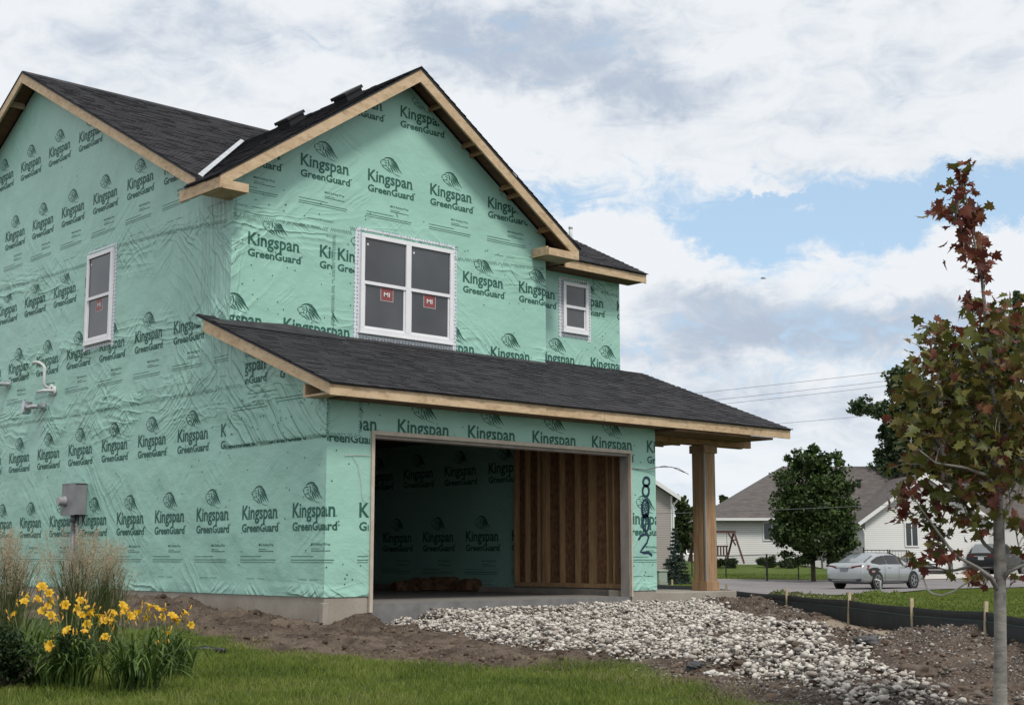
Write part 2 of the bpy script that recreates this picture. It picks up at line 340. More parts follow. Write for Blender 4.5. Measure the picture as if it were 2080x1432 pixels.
def height(x, y):
    D, L = DL(x, y); z = zbase(D)
    z = z+(np.minimum(z, -.30-.004*(D-66))-z)*sstep(L, 16.5, 20)*sstep(D, 55, 66)
    z = z-.55*sstep(D, 90, 99)*(1-sstep(D, 120, 130))*sstep(L, 7, 10)*(1-sstep(L, 17, 20))
    near = 1-sstep(D, 24, 30); dirt = near*(1-sstep(polydist(x, y, LAWN), -.25, .15))
    right = sstep(L, 1.0, 3.2)*sstep(D, 9, 12.5)*(1-sstep(D, 14.5, 18)); z = z+.13*right
    sm = sstep(polydist(x, y, SAND), -.25, .1)
    n = fbm(x*1.3, y*1.3, 4)-.5
    rid = 1-np.abs(2*fbm(x*3.1+9, y*3.1, 3, .55)-1)
    z = z+dirt*(1-.85*sm)*((.14+.10*right)*n+.13*(rid-.72)+.05*(fbm(x*11, y*11, 3)-.5)+.03*(fbm(x*26, y*26, 2)-.5))
    z = z+near*.03*(fbm(x*4+3, y*4, 2)-.5)
    z = z+dirt*right*(1-.8*sm)*.035*np.sin(D*5.2+2.2*fbm(x*.7, y*.7, 2)+.35*L)
    # heaps of soil pushed against the foundation
    for gx, gy, s1, s2, hh in ((-.55, 1.1, .45, .8, .20), (-.5, 2.8, .5, 1.1, .2), (-.5, 4.8, .5, 1.6, .16), (.32, -.42, .26, .28, .22), (-.35, .15, .3, .3, .06), (7.2, -.75, 1.1, .4, .16), (9.3, -.2, .8, .5, .16), (10.2, -1.2, .9, .6, .14)):
        z = z+hh*np.exp(-((x-gx)/s1)**2-((y-gy)/s2)**2)*(.75+.9*(fbm(x*5+gx, y*5, 3)-.3))
    z = z+.05*sstep(polydist(x, y, GRAVEL), -.1, .5)*near
    z = np.where(y < .02, np.maximum(z, -.14-.06*np.clip(-y, 0, 9)-.1*sstep(x, 6.0, 6.8)-.45*(1-sstep(x, .95, 1.7))-.02*fbm(x*3, y*3, 2)-.5*sstep(-y, 2.5, 4.)), z)
    # keep soil below the slabs
    return np.where((x > .02) & (x < 6.13) & (y > .02), np.minimum(z, -.12), z)
def axis(lo, hi, step, far, g):
    a = list(np.arange(lo, hi+step/2, step)); s = step; v = a[-1]
    up = []
    while v < far: s *= g; v += s; up.append(v)
    s = step; v = lo; dn = []
    while v > -far: s *= g; v -= s; dn.append(v)
    return np.array(dn[::-1]+a+up)
Dax = axis(7.2, 24.0, .048, 1800, 1.07); Dax = Dax[Dax > -30]
Lax = axis(-6.5, 6.8, .045, 1500, 1.08)
DD, LL = np.meshgrid(Dax, Lax, indexing='ij'); GX, GY = XY(DD, LL); GZ = height(GX, GY)
nr, nc = DD.shape; ids = np.arange(nr*nc).reshape(nr, nc)
quads = np.stack([ids[:-1, :-1], ids[:-1, 1:], ids[1:, 1:], ids[1:, :-1]], -1).reshape(-1, 4)
def ground_mat():
    m = bpy.data.materials.new('ground_soil'); m.use_nodes = True; n = NT(m.node_tree); bs = n.N['Principled BSDF']
    oc = n.N.new('ShaderNodeTexCoord').outputs['Object']
    at_ = lambda k: n.n('ShaderNodeAttribute', {'attribute_name': k}).outputs['Fac']
    soil = n.mix(n.ramp(n.noise(oc, 2.2, 6, .65), .35, .68), (.058, .041, .031), (.165, .125, .094))
    soil = n.mix(n.m('MULTIPLY', n.ramp(n.noise(oc, 38., 4, .7), .5, .7), .55), soil, (.235, .19, .15))
    soil = n.mix(n.m('MULTIPLY', at_('stony'), .45), soil, n.mix(n.noise(oc, 5., 6, .7), (.036, .028, .024), (.105, .083, .070)))
    peb = n.n('ShaderNodeTexVoronoi', Vector=oc, Scale=34.)
    pm = n.m('MULTIPLY', n.ramp(peb.outputs[0], .38, .22), at_('stony'))
    pc = n.mix(n.noise(n.vm('MULTIPLY', peb.outputs[2], (9, 9, 9)), 2., 2), (.10, .085, .07), (.40, .37, .33))
    soil = n.mix(pm, soil, pc)
    sand = n.mix(n.noise(oc, 6., 6, .7), (.27, .215, .16), (.39, .32, .245))
    soil = n.mix(at_('sand'), soil, sand)
    g1 = n.mix(n.ramp(n.noise(oc, .35, 5, .6), .35, .65), (.080, .118, .022), (.115, .152, .032))
    g1 = n.mix(n.m('MULTIPLY', n.ramp(n.noise(oc, 9., 5, .7), .42, .68), .5), g1, (.040, .085, .014))
    c = n.mix(at_('far_lawn'), soil, g1); c = n.mix(at_('lawn'), c, (.055, .075, .020))
    n.put(bs.inputs['Base Color'], c); bs.inputs['Roughness'].default_value = .95; bs.inputs['Specular IOR Level'].default_value = .2
    hh = n.m('ADD', n.m('MULTIPLY', n.noise(oc, 16., 8, .7), .05), n.m('MULTIPLY', n.ramp(peb.outputs[0], .45, .1), n.m('MULTIPLY', at_('stony'), .012)))
    b = n.n('ShaderNodeBump', Strength=.9, Distance=1., Height=hh); n.L.new(b.outputs[0], bs.inputs['Normal']); return m
ground = fast_mesh('ground', np.stack([GX, GY, GZ], -1).reshape(-1, 3), quads, ground_mat(), smooth=True); tag(ground, kind='structure')
# the silt fence line: far side is the neighbour's lawn
FENCE = [(at(1440, 1190, 26.0)), (at(1475, 1197, 24.0)), (at(1597, 1208, 20.8)), (at(1722, 1218, 18.0)), (at(1850, 1232, 15.8)), (at(1998, 1241, 13.9)), (at(2150, 1262, 12.3)), (at(2330, 1290, 11.0))]
fp = [(p[0], p[1]) for p in FENCE]
def attr(name, v):
    a = ground.data.attributes.new(name, 'FLOAT', 'POINT'); a.data.foreach_set('value', np.asarray(v, dtype=np.float32).ravel())
jit = .16*(fbm(GX*3, GY*3, 3)-.5)
attr('lawn', sstep(polydist(GX, GY, LAWN)+jit, -.02, .06)); attr('sand', sstep(polydist(GX, GY, SAND)+3*jit, -.12, .10))
beyond = [XY(26, -60), XY(26, 1.0)]+fp[1:]+[XY(10, 400), XY(3000, 3000), XY(3000, -3000), XY(-300, -3000), XY(60, -60)]
attr('far_lawn', sstep(polydist(GX, GY, beyond)+jit, -.05, .05))
Dg, Lg = DL(GX, GY); attr('stony', sstep(Lg, .2, 1.6)*sstep(fbm(GX*1.1, GY*1.1, 3), .3, .55)*.9+.12)
# ------------------------------------------------------------------ driveway (asphalt) of the neighbour
def strip(name, e1, e2, m, lift, nx=60, ny=10):
    def res(e):
        e = np.array(e); d = np.r_[0, np.cumsum(np.hypot(*np.diff(e, axis=0).T))]; t = np.linspace(0, d[-1], nx)
        return np.stack([np.interp(t, d, e[:, 0]), np.interp(t, d, e[:, 1])], -1)
    a, b = res(e1), res(e2); s = np.linspace(0, 1, ny)[None, :, None]; P = a[:, None]*(1-s)+b[:, None]*s
    Z = height(P[..., 0], P[..., 1])+lift; V = np.concatenate([P, Z[..., None]], -1).reshape(-1, 3)
    i = np.arange(nx*ny).reshape(nx, ny); q = np.stack([i[:-1, :-1], i[1:, :-1], i[1:, 1:], i[:-1, 1:]], -1).reshape(-1, 4)
    return fast_mesh(name, V, q, m, smooth=True)
ASPH = mat('worn_asphalt', (.165, .150, .150), (.215, .198, .195), .5, .9, .01, 40., fine=(20., (.10, .095, .095), .4))
dl = lambda px, D: (px-1040)/F_PX*D
e_far = [XY(68, dl(1440, 68)), XY(67, dl(1560, 67)), XY(66.5, dl(1690, 66.5)), XY(67, dl(1860, 67)), XY(70, dl(2080, 70)), XY(74, dl(2300, 74))]
e_near = [XY(36, dl(1380, 36)), XY(40, dl(1560, 40)), XY(45, dl(1735, 45)), XY(55, dl(1868, 55)), XY(59.5, dl(1990, 59.5)), XY(63, dl(2300, 63))]
drive = strip('driveway', e_far, e_near, ASPH, .05); tag(drive, kind='structure')
apron = strip('driveway_apron', [XY(78, dl(1850, 78)), XY(78, dl(2120, 78))], [XY(66.8, dl(1866, 66.8)), XY(70, dl(2090, 70))], mat('pale_concrete', (.42, .39, .35), (.50, .47, .43), 1., .9), .08, 20, 8); tag(apron, kind='structure')
# ------------------------------------------------------------------ print: lettering and emblem of the house wrap
def text2d(s, w=None, h=None, offset=0., res=2, href=None):
    cu = bpy.data.curves.new('lettering', 'FONT'); cu.body = s; cu.size = 1; cu.offset = offset; cu.resolution_u = res; cu.fill_mode = 'FRONT'
    ob = bpy.data.objects.new('lettering', cu); COL.objects.link(ob)
    dg = bpy.context.evaluated_depsgraph_get(); me = bpy.data.meshes.new_from_object(ob.evaluated_get(dg))
    V = np.array([(v.co.x, v.co.y) for v in me.vertices]); Fc = [tuple(p.vertices) for p in me.polygons]
    bpy.data.objects.remove(ob); bpy.data.curves.remove(cu); bpy.data.meshes.remove(me)
    V[:, 0] -= V[:, 0].min(); sx = w/V[:, 0].max(); cap = .73; V[:, 0] *= sx; V[:, 1] *= h/cap
    return V, Fc
def stroke2d(p0, p1, p2, wmax, n=9, t0=.0, t1=.0):
    vs = []; fs = []
    for i in range(n):
        t = i/(n-1); a = (1-t)**2; b = 2*t*(1-t); c = t*t
        x = a*p0[0]+b*p1[0]+c*p2[0]; y = a*p0[1]+b*p1[1]+c*p2[1]
        dx_ = 2*(1-t)*(p1[0]-p0[0])+2*t*(p2[0]-p1[0]); dy_ = 2*(1-t)*(p1[1]-p0[1])+2*t*(p2[1]-p1[1]); l = math.hypot(dx_, dy_) or 1
        w_ = wmax*max(.10, math.sin(math.pi*min(1, max(0, t*.92+.04)))**.8); vs += [(x-dy_/l*w_/2, y+dx_/l*w_/2), (x+dy_/l*w_/2, y-dx_/l*w_/2)]
    for i in range(n-1): fs.append((2*i, 2*i+1, 2*i+3, 2*i+2))
    return np.array(vs), fs
class P2:
    def __init__(s): s.v = np.zeros((0, 2)); s.f = []
    def add(s, V, Fc, dx=0, dy=0, sx=1, sy=1):
        b = len(s.v); s.v = np.vstack([s.v, np.asarray(V)*[sx, sy]+[dx, dy]]); s.f += [tuple(i+b for i in f) for f in Fc]; return s
    def rect(s, x0, y0, x1, y1): return s.add([(x0, y0), (x1, y0), (x1, y1), (x0, y1)], [(0, 1, 2, 3)])
def lion():
    L = P2()
    for a in [((.40, .93), (.62, 1.04), (.84, .60), .075), ((.46, .86), (.70, .88), (.93, .36), .075), ((.47, .76), (.70, .70), (1.06, .10), .085), ((.50, .64), (.68, .55), (.90, .10), .075), ((.52, .52), (.62, .42), (.76, .10), .07),
              ((.22, .90), (.42, 1.10), (.66, .95), .07), ((.50, .42), (.56, .28), (.64, .02), .06), ((.14, .84), (.26, 1.0), (.44, .98), .05), ((.03, .70), (.14, .84), (.34, .74), .05), ((.04, .72), (-.03, .56), (.07, .44), .04),
              ((.07, .44), (.10, .30), (.24, .20), .045), ((.08, .42), (.20, .38), (.30, .46), .04), ((.20, .20), (.34, .20), (.46, .00), .06), ((.18, .62), (.27, .68), (.34, .56), .05), ((.34, .90), (.46, .66), (.38, .36), .055), ((.32, .34), (.44, .28), (.54, .00), .06),
              ((.24, .54), (.32, .44), (.26, .32), .035), ((.55, .10), (.80, -.12), (1.0, -.10), .03), ((.44, .60), (.54, .50), (.50, .30), .05)]:
        L.add(*stroke2d(*a))
    return L
KV, KF = text2d('Kingspan', .865, .190, .022); GV, GF = text2d('GreenGuard', .90, .112, .030); BV, BF = text2d('MAX Building Wrap', .36, .036, .004, 1); RV, RF = text2d('°', .03, .06, .02, 1)
LION = lion()
LOGO = P2(); LOGO.add(KV, KF, .0, .170); LOGO.add(GV, GF, .0, 0); LOGO.add(RV, RF, .905, .06); LOGO.add(LION.v, LION.f, .235, .365, .40, .235); LOGO.rect(.872, .172, .886, .186)
FINE = P2(); FINE.add(BV, BF, .44, -.19); FINE.rect(.44, -.235, .62, -.228); FINE.rect(.44, -.262, .80, -.253); FINE.rect(-.02, -.33, .5, -.322); FINE.rect(-.02, -.375, .86, -.366); FINE.rect(-.02, -.405, .84, -.398); FINE.rect(.15, -.62, .35, -.614); FINE.rect(.42, -.62, .6, -.614)
def clip2(P, poly):
    bm = bmesh.new(); vs = [bm.verts.new((x, y, 0)) for x, y in P.v]
    for f in P.f:
        try: bm.faces.new([vs[i] for i in f])
        except ValueError: pass
    cx = sum(p[0] for p in poly)/len(poly); cy = sum(p[1] for p in poly)/len(poly)
    for i in range(len(poly)):
        a, b = poly[i], poly[(i+1) % len(poly)]; nx, ny = b[1]-a[1], a[0]-b[0]
        if (cx-a[0])*nx+(cy-a[1])*ny > 0: nx, ny = -nx, -ny
        bmesh.ops.bisect_plane(bm, geom=bm.verts[:]+bm.edges[:]+bm.faces[:], plane_co=(a[0], a[1], 0), plane_no=Vector((nx, ny, 0)).normalized(), clear_outer=True)
    bm.verts.index_update(); R = P2(); R.v = np.array([(v.co.x, v.co.y) for v in bm.verts]).reshape(-1, 2); R.f = [tuple(v.index for v in f.verts) for f in bm.faces]; bm.free(); return R
def sheet(poly, rows, fine_rows=None, dots=0, seed=0):
    """all print of one sheet of wrap: rows = [(z0, x of one logo, spacing)]; clipped to the sheet's convex outline"""
    P = P2(); x0 = min(p[0] for p in poly); x1 = max(p[0] for p in poly); rr = random.Random(seed)
    for z0, xa, sp_, fn in rows:
        k = math.floor((x0-1.2-xa)/sp_)
        while xa+k*sp_ < x1:
            P.add(LOGO.v, LOGO.f, xa+k*sp_, z0)
            if fn: P.add(FINE.v, FINE.f, xa+k*sp_, z0)
            k += 1
    z0 = min(p[1] for p in poly); z1 = max(p[1] for p in poly)
    for i in range(dots):
        x, z = rr.uniform(x0, x1), rr.uniform(z0, z1); r = rr.uniform(.009, .013)
        P.add([(x+r*math.cos(t*math.pi/3), z+r*math.sin(t*math.pi/3)) for t in range(6)], [tuple(range(6))])
    return clip2(P, poly)
def lap(P, pts, wd=.055, step=.035, slant=.6):
    """printed lap edge: short slanted dashes along a line"""
    for (a, b) in zip(pts[:-1], pts[1:]):
        d = math.dist(a, b); ux, uy = (b[0]-a[0])/d, (b[1]-a[1])/d; n = int(d/step)
        for i in range(n):
            t = i*step+random.uniform(-.004, .004); x, y = a[0]+ux*t, a[1]+uy*t; w_ = .009
            for sgn in (1, -1):
                if random.random() < .12: continue
                q = [(0, 0), (w_, 0), (w_+sgn*slant*wd*.5, wd*.45), (sgn*slant*wd*.5, wd*.45)]; o = 0 if sgn > 0 else wd*.52
                P.add([(x+ux*qx-uy*(qy+o), y+uy*qx+ux*(qy+o)) for qx, qy in q], [(0, 1, 2, 3)])
    return P
def put_print(mb, P, f3, mi=1):
    if len(P.v): mb.add([f3(x, z) for x, z in P.v], P.f, mi)
# ------------------------------------------------------------------ the unfinished house
H = thing('unfinished_house', (0, 0, 0), 'two storey house under construction covered in green printed house wrap', 'house')
PY = .38; porch_z = lambda y: 2.72+PY*(y+.45)               # porch roof plane
MS = .51; main_z = lambda y: 6.04+MS*(y-2.98)
RY = 9.51; RZ = main_z(RY)
GS = .6825; GC = 3.05; gab_z = lambda x: 8.25-GS*abs(x-GC)
LW, RW = 0., 6.15; VF = 2.473; VR = 2.93; UR = 8.475; YB = 16.6
# left wall, one face of the building from the garage corner to the rear
mb = MB()
back_z = RZ-MS*(YB-RY)
mb.poly([(0, 0, .09), (0, 0, porch_z(0)-.16), (0, VF, porch_z(VF)-.16), (0, VF, 5.86), (0, 2.98, main_z(2.98)-.12), (0, RY, RZ-.12), (0, YB, back_z-.12), (0, YB, .09)])
fL = lambda off: (lambda x, z: (-off, -x, z))              # 2-D x runs towards the camera end, i.e. along -y
TOPL = [(-YB, 5.42), (-2.5, 5.42), (-2.5, 5.8), (-RY, RZ-.14), (-YB, back_z-.12)]
for poly, rows, dots in (
    ([(-YB, .10), (-.003, .10), (-.003, 2.92), (-YB, 2.92)], [(.92, -.74, 1.235, True), (2.08, -.135, 1.235, False)], 190),
    ([(-YB, 2.93), (-2.0, 2.93), (-2.0, 3.45), (-2.476, 3.62), (-2.476, 5.41), (-YB, 5.41)], [(3.72, -.375, 1.235, True), (4.87, -1.03, 1.235, False)], 150),
    (TOPL, [(6.27, -.86, 1.235, True), (7.5, -.30, 1.235, False)], 25)):
    put_print(mb, sheet(poly, rows, dots=dots, seed=len(mb.v)), fL(.003))
L_ = P2(); lap(L_, [(-YB, 2.95), (-8, 2.9), (-2.02, 2.9)]); lap(L_, [(-YB, 5.64), (-7.2, 5.42), (-6.0, 5.54), (-4, 5.44), (-2.6, 5.32)]); lap(L_, [(-2.45, 2.06), (-.02, 2.08)]); put_print(mb, L_, fL(.006))
# crumpled corner patch lapped over the sheets (own print, 5 mm proud)
mb.prism([(-.001, .004, 2.11), (-.001, 2.46, 2.11), (-.001, 2.46, 2.92), (-.001, 2.05, 3.02), (-.001, 2.02, 3.44), (-.001, .004, 2.70)], (-.004, 0, 0))
pp = sheet([(-2.0, 2.9), (-1.0, 2.9), (-1.0, 3.1), (-2.0, 3.42)], [(2.93, -2.35, 1.235, False)]); put_print(mb, pp, fL(.008))
pr = P2()
for a, b, z in ((2.3, 1.5, 2.62), (2.3, 1.4, 2.58), (1.2, .4, 2.66), (1.2, .3, 2.62), (1.9, 1.2, 2.78)): pr.rect(-a, z, -b, z+.009)
for i in range(34):
    x, z = random.uniform(-2.4, -.1), random.uniform(2.15, 2.8); pr.add([(x+.012*math.cos(t*math.pi/3), z+.012*math.sin(t*math.pi/3)) for t in range(6)], [tuple(range(6))])
put_print(mb, pr, fL(.008))
mb.build('wall', [WRAP, PRINT], H)
# garage front wall with its opening
A_, B_, ZH = .694, 5.574, 2.164
mb = MB(); zt = porch_z(0)-.13
mb.poly([(0, 0, .09), (A_, 0, .09), (A_, 0, ZH), (B_, 0, ZH), (B_, 0, .09), (6.143, 0, .09), (6.143, 0, zt), (0, 0, zt)])
fF = lambda yy: (lambda x, z: (x, yy, z))
rows = [(.92, -.72, 1.235, True), (2.03, -.10, 1.21, False)]
for poly, d in (([(.002, .1), (A_-.03, .1), (A_-.03, ZH+.02), (.002, ZH+.02)], 14), ([(.002, ZH+.02), (6.14, ZH+.02), (6.14, zt), (.002, zt)], 34), ([(B_+.03, .1), (6.14, .1), (6.14, ZH+.02), (B_+.03, ZH+.02)], 14)):
    put_print(mb, sheet(poly, rows, dots=d, seed=11+d), fF(-.003))
mb.prism([(.004, -.001, 2.10), (.50, -.001, 2.10), (.50, -.001, zt), (.004, -.001, zt)], (0, -.004, 0))
L_ = P2(); lap(L_, [(0.02, 2.08), (.5, 2.1)]); lap(L_, [(.53, 2.1), (.53, zt)]); lap(L_, [(.03, 2.1), (.03, zt)]); put_print(mb, L_, fF(-.007))
mb.build('wall', [WRAP, PRINT], H)
# upper front gable wall
mb = MB(); yv = VF
mb.poly([(0, yv, 3.55), (RW, yv, 3.55), (RW, yv, gab_z(RW)-.1), (GC, yv, 8.14), (0, yv, gab_z(0)-.1)])
SX = 1.72
reg = [([(.002, 3.6), (SX, 3.6), (SX, 5.42), (.002, 5.40)], [(3.68, .89, 1.235, False), (4.86, .26, 1.235, False)], 34),
       ([(SX+.02, 3.6), (6.147, 3.6), (6.147, 5.46), (SX+.02, 5.44)], [(3.68, 2.43, 1.235, False), (4.86, 1.82, 1.235, False)], 40),
       ([(.05, 5.47), (6.14, 5.5), (6.14, gab_z(6.14)-.2), (GC, 8.05), (.05, gab_z(.05)-.2)], [(6.2, 1.12, 1.235, True), (7.36, 2.97, 1.235, False)], 0)]
for poly, r_, d in reg: put_print(mb, sheet(poly, r_, dots=d, seed=5+d), fF(yv-.003))
L_ = P2(); lap(L_, [(.02, 5.40), (2.1, 5.45)]); lap(L_, [(2.05, 5.52), (4.2, 5.52)]); lap(L_, [(4.1, 5.36), (6.13, 5.47)]); lap(L_, [(SX, 5.38), (SX, 3.7)]); lap(L_, [(.06, 5.4), (.06, 5.8)]); lap(L_, [(.3, 3.75), (6.1, 3.72)])
for i in range(26):
    x, z = random.uniform(.2, 6), random.uniform(5.5, 5.95); L_.add([(x+.011*math.cos(t*math.pi/3), z+.011*math.sin(t*math.pi/3)) for t in range(6)], [tuple(range(6))])
put_print(mb, L_, fF(yv-.006)); mb.build('wall', [WRAP, PRINT], H)
# set-back wall at the right, plus the hidden sides that close the body
mb = MB()
mb.poly([(RW, VR, 3.6), (UR, VR, 3.6), (UR, VR, 5.86), (RW, VR, 5.86)])
put_print(mb, sheet([(RW+.01, 3.7), (UR-.004, 3.7), (UR-.004, 5.7), (RW+.01, 5.7)], [(3.82, 6.42, 1.28, False), (4.95, 7.17, 1.235, False)], dots=34, seed=3), fF(VR-.003))
L_ = P2(); lap(L_, [(7.75, 5.42), (8.46, 5.36)]); lap(L_, [(7.75, 5.72), (7.75, 5.3)]); put_print(mb, L_, fF(VR-.006))
mb.poly([(RW, VF, 3.5), (RW, VR, 3.5), (RW, VR, 5.86), (RW, VF, 5.86)])
mb.poly([(UR, VR, .09), (UR, YB, .09), (UR, YB, back_z-.12), (UR, RY, RZ-.12), (UR, VR, 5.86)])
mb.poly([(0, YB, .09), (UR, YB, .09), (UR, YB, back_z), (0, YB, back_z)])
mb.poly([(6.143, 0, .09), (6.143, VR, .09), (6.143, VR, porch_z(VR)-.16), (6.143, 0, zt)]); mb.poly([(6.143, VR, .09), (UR, VR, .09), (UR, VR, 3.6), (6.143, VR, 3.6)])
mb.build('wall', [WRAP, PRINT], H)
# foundation, slabs
mb = MB(); mb.box((.012, .012, -.7), (A_-.02, .5, .088)); mb.box((.012, .5, -.7), (.25, YB-.02, .088)); mb.box((B_+.012, .012, -.7), (6.13, .5, .088)); mb.box((5.9, .5, -.7), (6.13, YB-.02, .088)); mb.box((-.03, -.03, -.7), (.05, .05, .02))
mb.build('foundation', CONC, H, bevel=.006)
mb = MB(); mb.box((A_-.018, .02, -.40), (B_+.01, .10, -.002), 1); mb.box((.25, .101, -.4), (5.9, 7.3, 0.0), 0); mb.build('floor_slab', [SLABM, CONCD], H)
mb = MB(); mb.box((6.15, .12, -.35), (8.22, 4.2, .05)); mb.build('porch_slab', CONC, H, bevel=.012)
# interior of the garage
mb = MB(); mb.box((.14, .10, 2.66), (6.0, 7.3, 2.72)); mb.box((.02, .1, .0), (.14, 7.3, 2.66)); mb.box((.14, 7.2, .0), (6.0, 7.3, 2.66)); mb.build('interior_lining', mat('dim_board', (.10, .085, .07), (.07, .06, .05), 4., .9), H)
mb = MB(); mb.box((6.0, .15, .09), (6.10, 3.03, 2.66)); mb.build('sheathing_board', OSB, H)
mb = MB()
for y in (.20, .34, .66, .80, 1.14, 1.50, 1.86, 2.22, 2.40, 2.70, 2.97): mb.box((5.905, y, .18), (5.998, y+.042+.05*(y in (1.14, 2.22)), 2.62))
mb.box((5.905, .16, .11), (5.998, 3.0, .178)); mb.build_each('wall_stud', STUD, H)
mb = MB(); mb.box((5.98, 3.03, .02), (6.0, 7.2, 2.66))
put_print(mb, sheet([(-7.15, .1), (-3.05, .1), (-3.05, 2.6), (-7.15, 2.6)], [(.70, -4.36, 1.215, True), (1.87, -3.75, 1.215, False)]), lambda x, z: (5.976, -x, z)); mb.build('interior_wrap', [WRAP, PRINT], H)
mb = MB(); mb.box((5.93, .16, .0), (6.1, 3.03, .108)); mb.build('curb', CONCD, H)
# opening trim: outer edge boards and deep jambs
mb = MB(); mb.box((A_-.012, -.025, -.11), (A_+.038, .02, ZH+.04)); mb.box((A_+.038, -.025, ZH-.012), (B_+.012, .02, ZH+.04)); mb.box((B_-.018, -.022, .0), (B_+.012, .02, ZH-.012)); mb.build_each('door_trim', TRIMW, H)
mb = MB(); mb.box((A_, .021, .0), (A_+.04, .20, ZH)); mb.box((B_-.025, .021, .0), (B_+.012, .20, ZH)); mb.box((A_+.04, .021, ZH-.05), (B_-.025, .20, ZH)); mb.box((.14, .021, 0.), (A_, .10, 2.66)); mb.box((B_+.012, .021, 0.), (6.1, .10, 2.66)); mb.box((A_, .021, ZH+.001), (B_+.012, .10, 2.66)); mb.build_each('door_jamb', JAMB, H)
# ---- roofs
def shingles(O, A, S, La, Ls, expo=.138, planes=()):
    O, A, S = Vector(O), Vector(A).normalized(), Vector(S).normalized(); N = A.cross(S).normalized()
    if N.z < 0: N = -N
    vs = []; fs = []; r_ = random.Random(int(La*100)); k = 0; s = -.02
    while s < Ls:
        a = -r_.uniform(0, .3); t = min(s+expo+.008, Ls)
        while a < La:
            b = a+r_.uniform(.10, .30); h = .012+r_.choice((0, 0, .006)); a0, b0 = max(a, 0), min(b-.003, La); ss = s-r_.choice((0, 0, 0, .008))
            if b0 > a0:
                i = len(vs); vs += [O+A*a0+S*ss+N*h, O+A*b0+S*ss+N*h, O+A*b0+S*t+N*.003, O+A*a0+S*t+N*.003, O+A*a0+S*ss-N*.004, O+A*b0+S*ss-N*.004]; fs += [(i, i+1, i+2, i+3), (i+4, i+5, i+1, i)]
            a = b
        s += expo
    bm = bmesh.new(); bv = [bm.verts.new(v) for v in vs]
    for f in fs: bm.faces.new([bv[i] for i in f])
    for co, no in planes: bmesh.ops.bisect_plane(bm, geom=bm.verts[:]+bm.edges[:]+bm.faces[:], plane_co=co, plane_no=no, clear_outer=True)
    bm.verts.index_update(); V = [tuple(v.co) for v in bm.verts]; Fc = [tuple(v.index for v in f.verts) for f in bm.faces]; bm.free(); return V, Fc
# porch roof
x0, x1 = -.275, 9.02
def roof_slab(mb, pts, th, mi): mb.prism(pts, (0, 0, -th), mi)
mb = MB()
V, Fc = shingles((x0-.02, -.47, porch_z(-.47)), (1, 0, 0), (0, 1, PY), x1-x0+.04, (VR+.47)*math.hypot(1, PY)); mb.add(V, Fc, 0)
roof_slab(mb, [(x0-.01, -.46, porch_z(-.46)-.006), (x1+.01, -.46, porch_z(-.46)-.006), (x1+.01, VR+.0, porch_z(VR)-.006), (x0-.01, VR, porch_z(VR)-.006)], .022, 1)
# tar felt lapped up the wall above the porch roof
mb.prism([(x0, 2.30, porch_z(2.30)+.02), (1.9, 2.30, porch_z(2.3)+.02), (1.8, VF-.012, porch_z(VF)+.05), (.95, VF-.012, porch_z(VF)+.10), (.2, VF-.012, porch_z(VF)+.06), (x0, 2.5, porch_z(2.5)+.03)], (0, 0, .008), 1)
mb.prism([(1.9, VF-.06, porch_z(VF-.06)+.015), (RW, VF-.06, porch_z(VF-.06)+.015), (RW, VF-.012, porch_z(VF)+.04), (1.9, VF-.012, porch_z(VF)+.035)], (0, 0, .006), 1)
roofP = mb.build('roof', [SHINGLE, FELT], H)
mb = MB(); mb.box((x0+.04, -.45, porch_z(-.45)-.165), (4.55, -.412, porch_z(-.45)-.030)); mb.box((4.555, -.451, porch_z(-.45)-.165), (x1-.0, -.412, porch_z(-.45)-.030)); mb.build_each('fascia', WOOD, roofP)
mb = MB()
for xx in (x0, x1-.038):
    mb.prism([(xx, -.45, porch_z(-.45)-.165), (xx, -.45, porch_z(-.45)-.029), (xx, 2.72, porch_z(2.72)-.029), (xx, 2.72, porch_z(2.72)-.195)], (.038, 0, 0))
mb.build_each('rake_board', WOOD, roofP)
mb = MB(); mb.box((x0+.038, -.41, 2.575), (-.012, .16, 2.60)); mb.box((x0+.038, .16, 2.575), (-.012, .20, 2.74)); mb.build_each('eave_return', WOOD, roofP)
mb = MB(); zsf = porch_z(-.45)-.15; mb.box((0.01, -.41, zsf-.012), (6.15, -.004, zsf)); mb.box((6.155, -.41, zsf-.055), (x1-.42, .34, zsf-.02))
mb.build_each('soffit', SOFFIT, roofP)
mb = MB(); mb.box((6.155, .345, 2.435), (x1-.045, .42, 2.70)); mb.box((6.155, .52, 2.435), (x1-.045, .60, 2.68)); mb.box((6.155, .423, 2.45), (x1-.05, .517, 2.66)); mb.build_each('porch_beam', WOODR, roofP)
mb = MB()
for y in np.arange(.75, 2.9, .4): mb.beam((6.16, y, 2.64), (x1-.05, y, 2.64), .04, .06)
mb.box((6.155, .61, 2.60), (x1-.05, VR, 2.63)); mb.build('porch_ceiling', WOODR, roofP)
